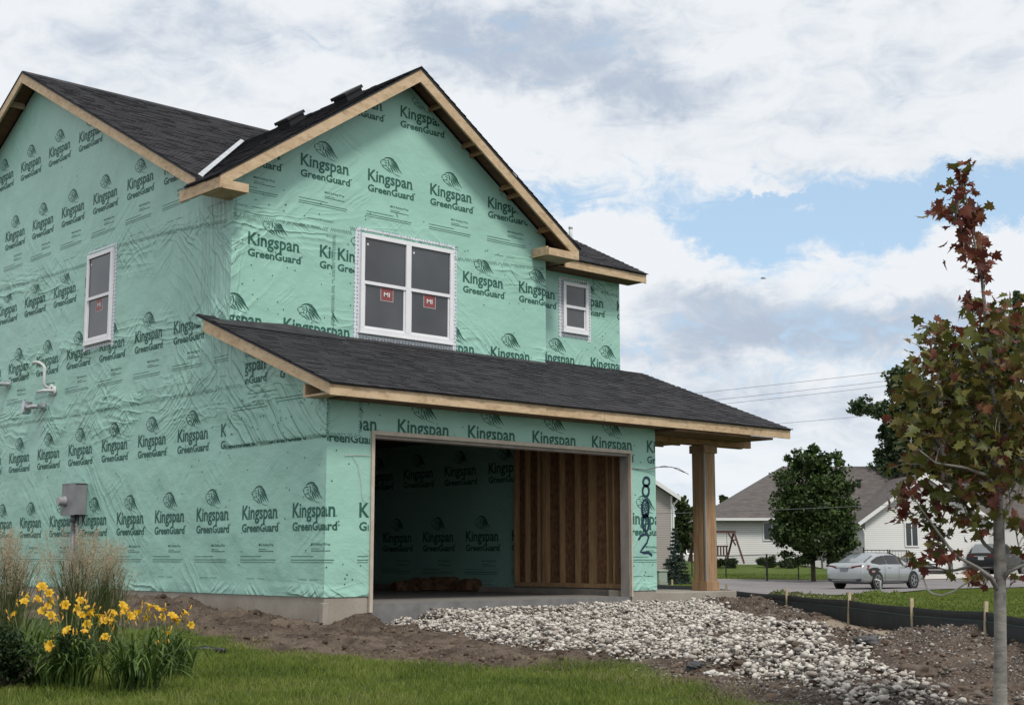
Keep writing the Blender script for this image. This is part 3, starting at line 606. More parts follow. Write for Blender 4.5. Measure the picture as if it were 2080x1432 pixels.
# main roof
xm0, xm1 = -.35, 8.75; ye = 2.5
mb = MB()
V, Fc = shingles((xm0-.02, 2.66, main_z(2.66)), (1, 0, 0), (0, 1, MS), RW+.3-xm0, (RY-2.66)*math.hypot(1, MS)); mb.add(V, Fc, 0)
V, Fc = shingles((RW+.28, ye-.02, main_z(ye-.02)), (1, 0, 0), (0, 1, MS), xm1-RW-.26, (RY-ye+.02)*math.hypot(1, MS)); mb.add(V, Fc, 0)
yb2 = 2*RY-ye
roof_slab(mb, [(xm0-.01, ye, main_z(ye)-.006), (xm1+.01, ye, main_z(ye)-.006), (xm1+.01, RY, RZ-.006), (xm0-.01, RY, RZ-.006)], .03, 1)
roof_slab(mb, [(xm0-.01, RY, RZ-.002), (xm1+.01, RY, RZ-.002), (xm1+.01, yb2, main_z(ye)), (xm0-.01, yb2, main_z(ye))], .03, 0)
for i in range(34): mb.beam((xm0+i*.27, RY-.15, RZ-.06), (xm0+i*.27+.26, RY-.15, RZ-.06), .30, .012, (0, -MS, 1)); 
roofM = mb.build('roof', [SHINGLE, FELT], H)
mb = MB(); zf = main_z(ye); mb.box((RW+.5, ye, zf-.175), (xm1-.04, ye+.038, zf-.035)); mb.build_each('fascia', WOOD, roofM)
mb = MB()
for xx in (xm0, xm1-.038):
    mb.prism([(xx, 2.95 if xx < 0 else ye, main_z(2.95 if xx < 0 else ye)-.195), (xx, 2.95 if xx < 0 else ye, main_z(2.95 if xx < 0 else ye)-.036), (xx, RY, RZ-.036), (xx, RY, RZ-.215)], (.038, 0, 0))
    mb.prism([(xx, RY, RZ-.215), (xx, RY, RZ-.036), (xx, yb2, main_z(ye)-.036), (xx, yb2, main_z(ye)-.195)], (.038, 0, 0))
mb.build_each('rake_board', WOOD, roofM)
mb = MB()
for y in (10.15, 11.3, 12.5, 13.7): mb.box((xm0+.04, y, RZ-MS*abs(y-RY)-.16), (-.01, y+.04, RZ-MS*abs(y-RY)-.055))
mb.build_each('lookout', WOOD, roofM)
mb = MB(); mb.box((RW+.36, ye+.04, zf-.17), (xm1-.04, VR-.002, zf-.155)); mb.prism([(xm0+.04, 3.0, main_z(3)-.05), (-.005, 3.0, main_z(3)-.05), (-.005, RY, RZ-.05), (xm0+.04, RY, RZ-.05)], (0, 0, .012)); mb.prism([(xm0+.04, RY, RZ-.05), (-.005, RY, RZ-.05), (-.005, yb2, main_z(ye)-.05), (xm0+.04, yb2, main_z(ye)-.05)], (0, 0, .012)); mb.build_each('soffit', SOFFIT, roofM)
def stack(name, p, h, r, par):
    m_ = MB(); m_.tube([p, (p[0], p[1], p[2]+h)], r, 12); m_.tube([(p[0], p[1], p[2]-.02), (p[0], p[1], p[2]+.10)], [r*2.0, r*1.15], 12); m_.tube([(p[0], p[1], p[2]+h-.05), (p[0], p[1], p[2]+h)], r*1.15, 12); return m_.build(name, PVC, par, smooth=True)
stack('vent_pipe', (8.02, 3.75, main_z(3.75)-.05), .42, .035, roofM)
# front gable roof
ex0, ex1 = -.45, 2*GC+.45; yf = 2.05
vdir = Vector((1, GS/MS, 0)).normalized()
yv0 = lambda x: 2.98+(gab_z(x)-6.04)/MS
nL = Vector((-vdir.y, vdir.x, 0))                          # points to the rear-left: cleared beyond the valley
mb = MB()
V, Fc = shingles((ex0-.02, yf-.02, gab_z(ex0-.02)), (0, 1, 0), (1, 0, GS), 5.6, (GC-ex0+.02)*math.hypot(1, GS), planes=[((0, max(yv0(0), 0)+.10, 0), nL), ((0, 3.3, 0), (-.35, .2, 0))] if False else [((0, yv0(0)+.45, 0), nL)]); mb.add(V, Fc, 0)
V, Fc = shingles((ex1+.02, yf-.02, gab_z(ex1+.02)), (0, 1, 0), (-1, 0, GS), 5.6, (ex1-GC+.02)*math.hypot(1, GS)); mb.add(V, Fc, 0)
roof_slab(mb, [(ex0-.01, yf, gab_z(ex0)-.012), (GC, yf, 8.25-.008), (GC, 7.35, 8.25-.008), (ex0-.01, yv0(ex0)+.42, gab_z(ex0)-.012)], .03, 1)
roof_slab(mb, [(GC, yf, 8.25-.008), (ex1+.01, yf, gab_z(ex1)-.012), (ex1+.01, 3.2, gab_z(ex1)-.012), (GC, 7.35, 8.25-.008)], .03, 1)
for i in range(18): mb.beam((GC-.12, yf+i*.27, 8.25-.075), (GC-.12, yf+i*.27+.26, 8.25-.075), .26, .012, (-GS, 0, 1)); mb.beam((GC+.12, yf+i*.27, 8.25-.075), (GC+.12, yf+i*.27+.26, 8.25-.075), .26, .012, (GS, 0, 1))
roofG = mb.build('roof', [SHINGLE, FELT], H)
mb = MB()
for sg in (1, -1):
    xe = ex0 if sg > 0 else ex1
    mb.prism([(xe, yf+.01, gab_z(xe)-.215), (xe, yf+.01, gab_z(xe)-.04), (GC, yf+.01, 8.25-.04), (GC, yf+.01, 8.25-.24)], (0, .038, 0))
mb.build_each('rake_board', WOOD, roofG)
mb = MB(); ze = gab_z(ex0); mb.box((ex0, yf+.049, ze-.205), (ex0+.038, 3.22, ze-.038)); mb.box((ex1-.038, yf+.049, ze-.205), (ex1, VR, ze-.038)); mb.build_each('fascia', WOOD, roofG)
mb = MB(); mb.box((ex0+.03, yf+.004, ze-.215), (.0, yf+.045, ze-.09)); mb.box((RW-.32, yf+.004, ze-.215), (ex1-.03, yf+.045, ze-.09)); mb.box((ex0+.04, yf+.05, ze-.215), (.0, 2.6, ze-.20)); mb.box((RW-.32, yf+.05, ze-.215), (ex1-.04, VF-.004, ze-.20)); mb.box((RW-.33, yf+.05, ze-.215), (RW-.29, VF-.004, ze-.06)); mb.build_each('eave_return', WOOD, roofG)
mb = MB()
for sg in (1, -1):
    for x in (.75, 1.5, 2.35) if sg > 0 else (.55, 1.25, 1.42, 2.08, 2.25, 2.95):
        xx = GC-sg*x; mb.beam((xx, yf+.05, gab_z(xx)-.052), (xx, VF-.004, gab_z(xx)-.052), .04, .10, (-sg*GS, 0, 1))
mb.build_each('lookout', WOODR, roofG)
mb = MB()
for xe in (ex0, ex1): mb.prism([(xe, yf+.05, gab_z(xe)-.052), (GC, yf+.05, 8.25-.052), (GC, VF-.003, 8.25-.052), (xe, VF-.003, gab_z(xe)-.052)], (0, 0, .010))
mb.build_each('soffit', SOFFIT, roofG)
# attic vents on the left slope
for sx_, sy_ in ((2.1, 5.9), (1.32, 4.2)):
    pass
for px_, py_ in ((712, 187), (596, 237)):
    d_ = ray(px_, py_); t_ = (8.25+.15-GS*GC+GS*CAM[0]-CAM[2])/(d_[2]-GS*d_[0]); q = CAM+d_*t_; y_ = q[1]; zz = gab_z(q[0]); sl = Vector((1, 0, GS)).normalized(); nn = Vector((-GS, 0, 1)).normalized(); c = Vector((q[0], y_, zz))
    m_ = MB(); m_.beam(c-sl*.2+nn*.16, c+sl*.2+nn*.16, .40, .055, nn); m_.beam(c-sl*.18+nn*.106, c+sl*.18+nn*.106, .34, .11, nn); m_.build('roof_vent', BLACKP, roofG, bevel=.008)
# valley flashing strip
v0 = Vector((-.30, yv0(-.30), gab_z(-.30))); v1 = Vector((2.95, yv0(2.95), gab_z(2.95))); sl = (v1-v0).normalized()
mb = MB(); side = Vector((0, 1, MS)).normalized(); p, q = v0+Vector((0, 0, .022)), v1+Vector((0, 0, .022))
mb.add([p, q, q+side*.16, p+side*.16, p+Vector((0, 0, -.01)), q+Vector((0, 0, -.01))], [(0, 1, 2, 3), (4, 5, 1, 0)]); g2 = Vector((1, 0, GS)).normalized()
mb.add([p, q, q+g2*.035+Vector((0, 0, .02)), p+g2*.035+Vector((0, 0, .02))], [(0, 1, 2, 3)]); mb.build('valley_flashing', FLASH, roofM)
# ---- windows
def window(origin, ax, nrm, w_, h_, cols, stickers, tw=.10, deep=.05):
    O, A, N = Vector(origin), Vector(ax), Vector(nrm); Z = Vector((0, 0, 1))
    def bx(m_, a0, a1, z0, z1, d0, d1, mi=0):
        vs = [O+A*a+Z*z+N*d for d in (d0, d1) for z in (z0, z1) for a in (a0, a1)]
        m_.add(vs, [(0, 1, 3, 2), (4, 6, 7, 5), (0, 4, 5, 1), (2, 3, 7, 6), (0, 2, 6, 4), (1, 5, 7, 3)], mi)
    f = MB(); fw = .065
    bx(f, 0, w_, 0, fw, .004, deep); bx(f, 0, w_, h_-fw, h_, .004, deep); bx(f, 0, fw, fw, h_-fw, .004, deep); bx(f, w_-fw, w_, fw, h_-fw, .004, deep)
    cw = w_/cols
    for c in range(1, cols): bx(f, c*cw-.05, c*cw+.05, fw, h_-fw, .004, deep)
    bx(f, -.02, w_+.02, -.025, 0, .004, deep+.012)
    W = f.build('window', VINYL, H, bevel=.004)
    for c in range(cols):
        a0 = c*cw+(fw if c == 0 else .05); a1 = (c+1)*cw-(fw if c == cols-1 else .05); zm = h_*.50
        s = MB(); bx(s, a0, a1, zm-.02, zm+.03, .010, deep-.006); bx(s, a0, a0+.03, fw, zm-.02, .004, .026); bx(s, a1-.03, a1, fw, zm-.02, .004, .026); bx(s, a0+.03, a1-.03, fw, fw+.035, .004, .026); s.build('sash', VINYL, W)
        p = MB(); bx(p, a0, a1, zm+.03, h_-fw, .006, .022); p.build('pane', PANE, W)
        p = MB(); bx(p, a0+.03, a1-.03, fw+.035, zm-.02, .006, .014); p.build('pane', PANE, W)
        if stickers:
            st = MB(); sw, shh = .23, .20; cx = (a0+a1)/2+(.05 if cols > 1 and c == 0 else 0); zt_ = zm-.03
            bx(st, cx-sw/2, cx+sw/2, zt_-shh, zt_, .0145, .0165, 0); bx(st, cx-sw/2-.006, cx+sw/2+.006, zt_-shh-.006, zt_, .014, .0155, 1)
            TV, TF = text2d('MI', .115, .07, .02); st.add([O+A*(cx-.06+x)+Z*(zt_-.135+y)+N*.018 for x, y in TV], TF, 1)
            st.build('sticker', [STICK, STICKW], W); st = MB(); bx(st, a0+.05, a0+.08, h_-fw-.11, h_-fw-.08, .0225, .024); st.build('corner_tag', STICKW, W)
    t = MB(); bx(t, -tw, 0, -tw*1.3, h_+tw*.5, .0, .006); bx(t, w_, w_+tw, -tw*1.5, h_+tw*.5, .0, .006); bx(t, 0, w_, -tw, -.03, .0, .0055); bx(t, -tw*.6, w_+tw*.6, h_+tw*.5, h_+tw*.9, .0, .0055); t.build('flashing_tape', TAPE, W)
    return W
window((2.229, VF, 3.972), (1, 0, 0), (0, -1, 0), 1.823, 1.535, 2, True)
window((0, 7.078, 4.058), (0, -1, 0), (-1, 0, 0), .929, 1.499, 1, True, .085)
window((6.985, VR, 4.575), (1, 0, 0), (0, -1, 0), .63, .90, 1, False, .09)
# ---- porch column
cx0, cy0, cw = 7.74, .35, .27
mb = MB(); mb.box((cx0, cy0, .05), (cx0+cw, cy0+cw, 2.44)); mb.box((cx0-.012, cy0-.012, .2), (cx0+.0, cy0+.03, 2.32)); mb.box((cx0-.007, cy0+.06, .2), (cx0-.001, cy0+.14, 2.32)); mb.box((cx0-.007, cy0+.16, .2), (cx0-.001, cy0+cw-.01, 2.32)); Cc = mb.build('column', CEDAR, H, bevel=.004)
mb = MB(); mb.box((cx0-.025, cy0-.025, .052), (cx0+cw+.025, cy0+cw+.025, .20)); mb.build('base_trim', CEDAR, Cc, bevel=.004)
mb = MB(); mb.box((cx0-.03, cy0-.03, 2.30), (cx0+cw+.03, cy0+cw+.03, 2.43)); mb.build('cap_trim', CEDAR, Cc, bevel=.004)
mb = MB(); mb.box((cx0-.014, cy0-.014, .2), (cx0-.002, cy0+.012, 2.31)); mb.build('corner_strip', mat('grey_strip', (.30, .34, .36), rough=.6), Cc)
# ---- utilities on the left wall
mb = MB(); mb.box((-.20, 6.78, 1.26), (-.004, 7.26, 1.75)); mb.box((-.212, 6.77, 1.25), (-.20, 7.02, 1.76)); mb.box((-.207, 7.03, 1.25), (-.2005, 7.27, 1.76)); mb.box((-.214, 6.765, 1.755), (-.004, 7.275, 1.768)); MBX = mb.build('meter_box', METALG, H, bevel=.006)
mb = MB(); mb.disc((-.207, 7.14, 1.48), (-1, 0, 0), .085, .05, 24); mb.disc((-.257, 7.14, 1.48), (-1, 0, 0), .07, .07, 24); mb.build('meter_dial', mat('meter_face', (.34, .34, .35), (.26, .26, .27), 9., .35), MBX, smooth=False)
mb = MB(); mb.tube([(-.10, 7.02, 1.26), (-.10, 7.02, -.4)], .038, 14); mb.tube([(-.07, 6.92, 1.26), (-.07, 6.92, -.4)], .018, 10); mb.tube([(-.10, 7.02, 1.15), (-.10, 7.02, 1.26)], .05, 14); mb.build('conduit', mat('conduit_grey', (.15, .15, .16), rough=.5), MBX, smooth=True)
def elbow(p0, d0, r, n=8):                                   # quarter bend from -x to up/down
    return [Vector(p0)+Vector((-r*math.sin(t), 0, d0*r*(1-math.cos(t)))) for t in np.linspace(0, math.pi/2, n)]
mb = MB(); y = 8.32; mb.tube([(-.0, y, 3.45)]+elbow((-.05, y, 3.45), 1, .10)+[(-.15, y, 3.80)]+[Vector((-.15-.10*(1-math.cos(t)), y+.10*math.sin(t)*1.2, 3.80+.10*math.sin(t))) for t in np.linspace(0, math.pi/2, 6)]+[(-.27, y+.22, 3.89)], .026, 12); mb.disc((-.004, y, 3.45), (-1, 0, 0), .075, .03, 16); mb.build('vent_pipe', PVC, H, smooth=True)
mb = MB(); y = 8.22; mb.tube([(0, y, 3.40), (-.10, y, 3.40), (-.16, y+.06, 3.40), (-.18, y+.30, 3.39)], .028, 12); mb.disc((-.004, y, 3.40), (-1, 0, 0), .09, .03, 16); mb.build('vent_pipe', PVC, H, smooth=True)
for y, z in ((8.92, 3.16), (10.5, 3.70)):
    mb = MB(); mb.tube([(0, y-.30, z), (-.12, y-.30, z), (-.16, y-.2, z), (-.17, y, z)], .042, 14); mb.disc((-.004, y-.3, z), (-1, 0, 0), .09, .02, 18)
    mb.prism([(-.09, y+.02, z-.08), (-.09, y+.13, z-.11), (-.09, y+.08, z+.13), (-.09, y-.02, z+.10)], (-.14, 0, 0)); mb.build('vent_hood', GALV, H)
# string and spray-painted house number
def wall_line(pts, yy): return [tuple(on(1, yy, *p)) for p in pts]
mb = MB(); mb.tube(wall_line([(700, 925), (718, 924), (752, 925)], -.012), .0035, 6); mb.tube(wall_line([(716, 925), (728, 945), (734, 980), (736, 1010), (742, 1020)], -.015), .003, 6); mb.build('string', mat('pale_string', (.55, .56, .52), rough=.7), H)
mb = MB(); mb.tube([(5.6, -.01, 1.93), (5.9, -.02, 1.92), (6.1, -.05, 1.97), (6.35, -.15, 1.98), (6.6, -.2, 1.90)], .006, 6); mb.tube([(5.9, -.02, 1.92), (6.2, -.12, 1.99), (6.45, -.2, 1.96), (6.62, -.26, 1.87)], .006, 6); mb.build('string', mat('grey_string', (.16, .17, .17), rough=.7), H)
def loop(cx, cy, rx, ry, a0=0, a1=360, n=26): return [(cx+rx*math.cos(rad(a0+(a1-a0)*i/n)), cy+ry*math.sin(rad(a0+(a1-a0)*i/n))) for i in range(n+1)]
mb = MB()
def spray(pts, r=.020):
    P_ = wall_line(pts, -.006); vs = []; fs = []
    for i, p in enumerate(P_):
        a, b = P_[max(i-1, 0)], P_[min(i+1, len(P_)-1)]; d = Vector((b[0]-a[0], 0, b[2]-a[2])).normalized(); nn = Vector((-d.z, 0, d.x))*r*(.85+.3*random.random())
        vs += [Vector(p)+nn, Vector(p)-nn]
    mb.add(vs, [(2*i, 2*i+1, 2*i+3, 2*i+2) for i in range(len(P_)-1)])
spray(loop(1313, 978, 6.5, 8.5)); spray(loop(1312, 997, 6.5, 11)); spray(loop(1311, 1033, 7, 18)); spray(loop(1312, 1062, 6, 17))
for k in range(6): spray([(1305, 1028+k*4.6), (1312, 1022+k*5), (1317, 1019+k*5)], .009)
spray([(1312, 1040), (1312, 1060), (1311, 1078)], .012); spray([(1297, 1096), (1303, 1087), (1313, 1084), (1318, 1090), (1314, 1102), (1306, 1113), (1301, 1120), (1308, 1122), (1318, 1122), (1325, 1128)], .020)
mb.build('house_number', SPRAY, H)
# ------------------------------------------------------------------ crumpled roll of brown paper inside the garage
def gz(x, y): return float(height(np.array([x]), np.array([y]))[0])
def lumpy(mb, path, radii, seed, flat=.55, sides=18, mi=0):
    r_ = np.random.default_rng(seed); P = [Vector(p) for p in path]; n = len(P); vs = []
    for i, p in enumerate(P):
        d = (P[min(i+1, n-1)]-P[max(i-1, 0)]).normalized(); sd_ = Vector((0, 0, 1)).cross(d).normalized()
        for k in range(sides):
            t = 2*math.pi*k/sides; rr = radii[i]*(.72+.5*r_.random()); q = p+sd_*math.cos(t)*rr+Vector((0, 0, 1))*math.sin(t)*rr*flat; q.z = max(q.z, .004); vs.append(q)
    fs = [(i*sides+k, i*sides+(k+1) % sides, (i+1)*sides+(k+1) % sides, (i+1)*sides+k) for i in range(n-1) for k in range(sides)]+[tuple(range(sides)), tuple(range((n-1)*sides, n*sides))]
    mb.add(vs, fs, mi)
KRAFT = mat('brown_kraft_paper', (.19, .10, .05), (.09, .045, .024), 6., .8, .02, 16.)
r0 = on(1, 5.2, 800, 1188); r1 = on(1, 4.3, 1030, 1188)
pr_ = thing('paper_roll', ((r0[0]+r1[0])/2, (r0[1]+r1[1])/2, 0), 'crumpled roll of brown paper lying on the garage floor', 'paper roll')
mb = MB(); tt = np.linspace(0, 1, 30); lumpy(mb, [(r0[0]+(r1[0]-r0[0])*t, r0[1]+(r1[1]-r0[1])*t+.12*math.sin(7*t),   .05+.03*math.sin(3.1*t)) for t in tt], [.09+.10*math.sin(math.pi*min(1, t*.9+.08)) for t in tt], 4, .8); mb.build('paper', KRAFT, pr_)
mb = MB(); lumpy(mb, [(r1[0]-1.3+1.25*t, r1[1]-.28+.1*t, .07+.02*math.sin(9*t)) for t in np.linspace(0, 1, 16)], [.13+.03*math.sin(5*t) for t in tt[:16]], 9, .9); mb.build('paper', KRAFT, pr_)
# ------------------------------------------------------------------ stones of the driveway base, clods, grass (nobody could count them)
def island_mat(name, cols, rough=.8, bump=0., bs=40., trans=0., noise_s=None):
    m = bpy.data.materials.new(name); m.use_nodes = True; n = NT(m.node_tree); bs_ = n.N['Principled BSDF']
    isl = n.N.new('ShaderNodeNewGeometry').outputs['Random Per Island']; oc = n.N.new('ShaderNodeTexCoord').outputs['Object']
    f = isl
    if noise_s: f = n.m('ADD', n.m('MULTIPLY', isl, .6), n.m('MULTIPLY', n.ramp(n.noise(oc, noise_s, 3), .35, .65), .4))
    cr = n.N.new('ShaderNodeValToRGB'); n.L.new(f, cr.inputs[0]); e = cr.color_ramp.elements
    while len(e) < len(cols): e.new(.5)
    for i, c in enumerate(cols): e[i].position = i/(len(cols)-1); e[i].color = (*c, 1)
    n.L.new(cr.outputs[0], bs_.inputs['Base Color']); bs_.inputs['Roughness'].default_value = rough; bs_.inputs['Specular IOR Level'].default_value = .3
    if bump:
        b = n.n('ShaderNodeBump', Strength=1., Distance=bump, Height=n.noise(oc, bs, 4)); n.L.new(b.outputs[0], bs_.inputs['Normal'])
    if trans:
        tr = n.N.new('ShaderNodeBsdfTranslucent'); n.L.new(cr.outputs[0], tr.inputs[0]); mx = n.N.new('ShaderNodeMixShader'); mx.inputs[0].default_value = trans
        n.L.new(bs_.outputs[0], mx.inputs[1]); n.L.new(tr.outputs[0], mx.inputs[2]); n.L.new(mx.outputs[0], n.N['Material Output'].inputs[0])
    MATS[name] = m; return m
def ico(sub):
    bm = bmesh.new(); bmesh.ops.create_icosphere(bm, subdivisions=sub, radius=1); V = np.array([v.co[:] for v in bm.verts]); Fc = np.array([[v.index for v in f.verts] for f in bm.faces]); bm.free(); return V, Fc
def pebbles(name, P, size, m, sub=2, flat=(.55, .9), seed=0, sink=.3, rough=.18):
    r_ = np.random.default_rng(seed); V0, F0 = ico(sub); n = len(P); nv = len(V0)
    vars_ = []
    for k in range(8):
        a = r_.normal(size=(4, 3)); d = 1+rough*sum(np.sin(V0@(a[i]*1.6)+r_.random()*6) for i in range(4))/2; vars_.append(V0*d[:, None])
    vars_ = np.array(vars_)[r_.integers(0, 8, n)]
    sc = np.stack([size*r_.uniform(.8, 1.25, n), size*r_.uniform(.65, 1.0, n), size*r_.uniform(*flat, n)], -1)
    V = vars_*sc[:, None, :]; th = r_.uniform(0, 6.28, n); ph = r_.normal(0, .35, n)
    c, s_ = np.cos(ph)[:, None], np.sin(ph)[:, None]; y, z = V[..., 1]*c-V[..., 2]*s_, V[..., 1]*s_+V[..., 2]*c
    c, s_ = np.cos(th)[:, None], np.sin(th)[:, None]; X = V[..., 0]*c-y*s_; Y = V[..., 0]*s_+y*c
    out = np.stack([X, Y, z], -1)+P[:, None, :]+np.array([0, 0, 1])*(size*sink)[:, None, None]
    return fast_mesh(name, out.reshape(-1, 3), (F0[None]+np.arange(n)[:, None, None]*nv).reshape(-1, 3), m, smooth=True)
def scatter(poly, n, seed, pad=0., dens=None):
    r_ = np.random.default_rng(seed); a = np.array(poly); lo, hi = a.min(0)-pad, a.max(0)+pad; x = r_.uniform(lo[0], hi[0], n); y = r_.uniform(lo[1], hi[1], n)
    d = polydist(x, y, poly); k = d > -pad*r_.random(n)**2
    D, L = DL(x, y); k &= (D > 7.6) & (np.abs(L) < D*.40+.3)
    if dens is not None: k &= r_.random(n) < dens(x, y)
    return x[k], y[k]
def edge_fade(poly, w_): return lambda x, y: sstep(polydist(x, y, poly)+.5*(fbm(x*2.2, y*2.2, 3)-.5), -w_, w_)
ROCK = island_mat('white_rock', [(.07, .062, .055), (.20, .175, .155), (.36, .325, .28), (.50, .46, .405), (.57, .53, .47), (.64, .605, .545), (.46, .43, .39), (.32, .265, .225)], .8, .006, 45.)
def bare(x, y): return .08+.92*sstep(fbm(x*1.3+4, y*1.3+2, 4), .33, .45)
x, y = scatter(GRAVEL, 240000, 3, .25, lambda x, y: edge_fade(GRAVEL, .22)(x, y)*bare(x, y)); r_ = np.random.default_rng(5); sz = np.clip(r_.lognormal(-3.95, .38, len(x)), .007, .045)
lift = r_.random(len(x))**2*.06; print('stones', len(x))
gv = pebbles('gravel', np.stack([x, y, height(x, y)+lift], -1), sz, ROCK, seed=6, sub=1, rough=.34, flat=(.38, .75)); tag(gv, 'bed of rounded white and grey stones spread in front of the garage', kind='stuff')
DIRTZ = gpoly([(300, 1262), (660, 1280), (760, 1262), (1285, 1236), (1480, 1215), (1720, 1245), (2080, 1290), (2300, 1310), (2300, 1560), (1900, 1530), (1640, 1440), (1400, 1384), (1300, 1352), (780, 1342), (440, 1292)], -.33)
CLOD = island_mat('soil_clod', [(.045, .030, .021), (.085, .058, .041), (.125, .09, .066), (.17, .13, .10)], .95, .01, 60.)
x, y = scatter(DIRTZ, 95000, 8, .1, lambda x, y: .12+.30*sstep(DL(x, y)[1], .5, 2.)*(1-sstep(polydist(x, y, SAND), -.2, .1))+.6*sstep(fbm(x*1.6, y*1.6, 3), .48, .66)*(1-.95*sstep(polydist(x, y, SAND), -.2, .1)))
cl_ = pebbles('dirt', np.stack([x, y, height(x, y)], -1), np.clip(np.random.default_rng(9).lognormal(-4.45, .50, len(x)), .006, .045), CLOD, seed=12, sink=.12, rough=.5, sub=2, flat=(.5, .9)); tag(cl_, 'loose clods of brown soil around the building', kind='stuff')
CHIP = island_mat('stone_chip', [(.05, .042, .035), (.10, .086, .072), (.17, .15, .13), (.27, .245, .22), (.44, .41, .38)], .85)
x, y = scatter(DIRTZ, 230000, 10, 0, lambda x, y: sstep(DL(x, y)[1], .3, 1.8)*sstep(fbm(x*.9+2, y*.9, 3), .34, .6)*(1-sstep(polydist(x, y, SAND), -.15, .05))*.85)
ch_ = pebbles('rubble', np.stack([x, y, height(x, y)], -1), np.clip(np.random.default_rng(13).lognormal(-4.65, .45, len(x)), .005, .030), CHIP, seed=14, sub=1, rough=.25); tag(ch_, 'small stone chips mixed into the churned soil on the right', kind='stuff')
def blades(name, x, y, h, wdt, m, seed, lean=.6, z=None, bendy=1.):
    r_ = np.random.default_rng(seed); n = len(x); z = height(x, y) if z is None else z
    th = r_.uniform(0, 6.28, n); ux, uy = np.cos(th), np.sin(th); l = lean*r_.random(n)*h; ph = r_.uniform(0, 6.28, n); lx, ly = np.cos(ph)*l, np.sin(ph)*l
    V = np.zeros((n, 5, 3)); w2 = wdt*r_.uniform(.7, 1.3, n)/2
    for j, (t, ww) in enumerate(((0, 1), (0, -1), (.55, .85), (.55, -.85), (1, 0))):
        V[:, j, 0] = x+ux*w2*ww+lx*t**1.8*bendy; V[:, j, 1] = y+uy*w2*ww+ly*t**1.8*bendy; V[:, j, 2] = z+h*(t-.25*t*t*lean)
    Fi = np.array([(0, 1, 3), (0, 3, 2), (2, 3, 4)])
    return fast_mesh(name, V.reshape(-1, 3), (Fi[None]+np.arange(n)[:, None, None]*5).reshape(-1, 3), m)
GRASS = island_mat('lawn_grass', [(.045, .075, .012), (.095, .145, .020), (.145, .200, .030), (.190, .240, .042), (.26, .255, .10)], .6, trans=.35, noise_s=1.3)
x, y = scatter(LAWN, 800000, 21, .12, lambda x, y: .25+.75*sstep(polydist(x, y, LAWN)+.5*(fbm(x*2, y*2, 3)-.5), -.1, .25))
kk = DL(x, y)[0] < 17; x, y = x[kk], y[kk]
hh = (.035+.05*fbm(x*1.7, y*1.7, 3))*np.random.default_rng(2).uniform(.6, 1.35, len(x)); hh *= 1+.9*np.exp(-((polydist(x, y, LAWN)-.1)/.22)**2)*sstep(fbm(x*1.3+8, y*1.3, 2), .45, .65)
gr = blades('grass', x, y, hh, .0042, GRASS, 22, .9); tag(gr, 'mown green grass along the front of the plot', kind='stuff')
STRAW = island_mat('dry_grass', [(.12, .095, .05), (.20, .165, .09), (.16, .15, .06), (.28, .235, .14)], .8)
edge = gpoly([(330, 1282), (520, 1312), (800, 1338), (1200, 1346), (1420, 1378), (1640, 1425), (1640, 1455), (1400, 1400), (1200, 1364), (800, 1356), (500, 1336)])
x, y = scatter(edge, 60000, 31, .25, lambda x, y: sstep(fbm(x*2.2, y*2.2, 3), .42, .62)*.8)
dg_ = blades('weeds', x, y, .05*np.random.default_rng(3).uniform(.5, 1.6, len(x)), .004, STRAW, 32, 1.4); tag(dg_, 'dry straw coloured grass where the lawn meets the soil', kind='stuff')
# grass of the neighbour's lawn just beyond the silt fence and further off
FARG = island_mat('far_grass', [(.095, .135, .022), (.130, .172, .030), (.165, .205, .042)], .7, trans=.3, noise_s=.25)
r_ = np.random.default_rng(44); n = 330000; D = 12+60*r_.random(n)**1.6; L = D*r_.uniform(.09, .41, n); x, y = XY(D, L); D2, L2 = DL(x, y)
drive_poly = [tuple(p) for p in e_far]+[tuple(p) for p in e_near[::-1]]; apr_poly = [XY(78, dl(1850, 78)), XY(78, dl(2120, 78)), XY(70, dl(2090, 70)), XY(66.8, dl(1866, 66.8))]
kk = (polydist(x, y, beyond) > .06) & ~inpoly(x, y, drive_poly) & ~inpoly(x, y, apr_poly); x, y, D2 = x[kk], y[kk], D2[kk]
fg = blades('grass', x, y, .040*np.random.default_rng(6).uniform(.5, 1.3, len(x)), .008+.0005*D2, FARG, 45, .7); tag(fg, 'mown green lawn beyond the black silt fence', kind='stuff')
# a few larger stones and lumps at the gravel edge
BOUL = mat('dark_stone', (.035, .036, .038), (.075, .075, .075), 9., .7, .02, 14.); BOUL2 = mat('soil_lump', (.06, .042, .03), (.13, .095, .07), 8., .95, .03, 18.); BOUL3 = mat('pale_stone', (.42, .40, .36), (.54, .52, .48), 6., .8, .01, 18.)
for px_, py_, sz_, m_, nm, lb, ct in ((1765, 1340, .115, BOUL, 'rock', 'dark grey rock half buried at the edge of the white stones', 'rock'), (1862, 1385, .15, BOUL2, 'soil_lump', 'large brown lump of soil topped with small white stones', 'soil lump'), (1447, 1368, .05, BOUL3, 'rock', 'single bright white stone lying beside the grass edge', 'rock'), (1508, 1362, .085, BOUL2, 'soil_lump', 'brown lump of soil rising between white stones near the grass', 'soil lump'), (1415, 1362, .08, BOUL, 'rock', 'flat dark rock between the soil and the white stones', 'rock')):
    q = on(2, -.38, px_, py_); V0, F0 = ico(4); a = np.random.default_rng(int(px_)).normal(size=(9, 3)); d = 1+.09*sum(np.sin(V0@(a[i]*(1.2+i*.7))+i) for i in range(9)); V = V0*d[:, None]*np.array([1.35, .8, .55])*sz_+np.array([q[0], q[1], gz(q[0], q[1])+sz_*.18]); o = fast_mesh(nm, V, F0, m_, smooth=True); tag(o, lb, ct)
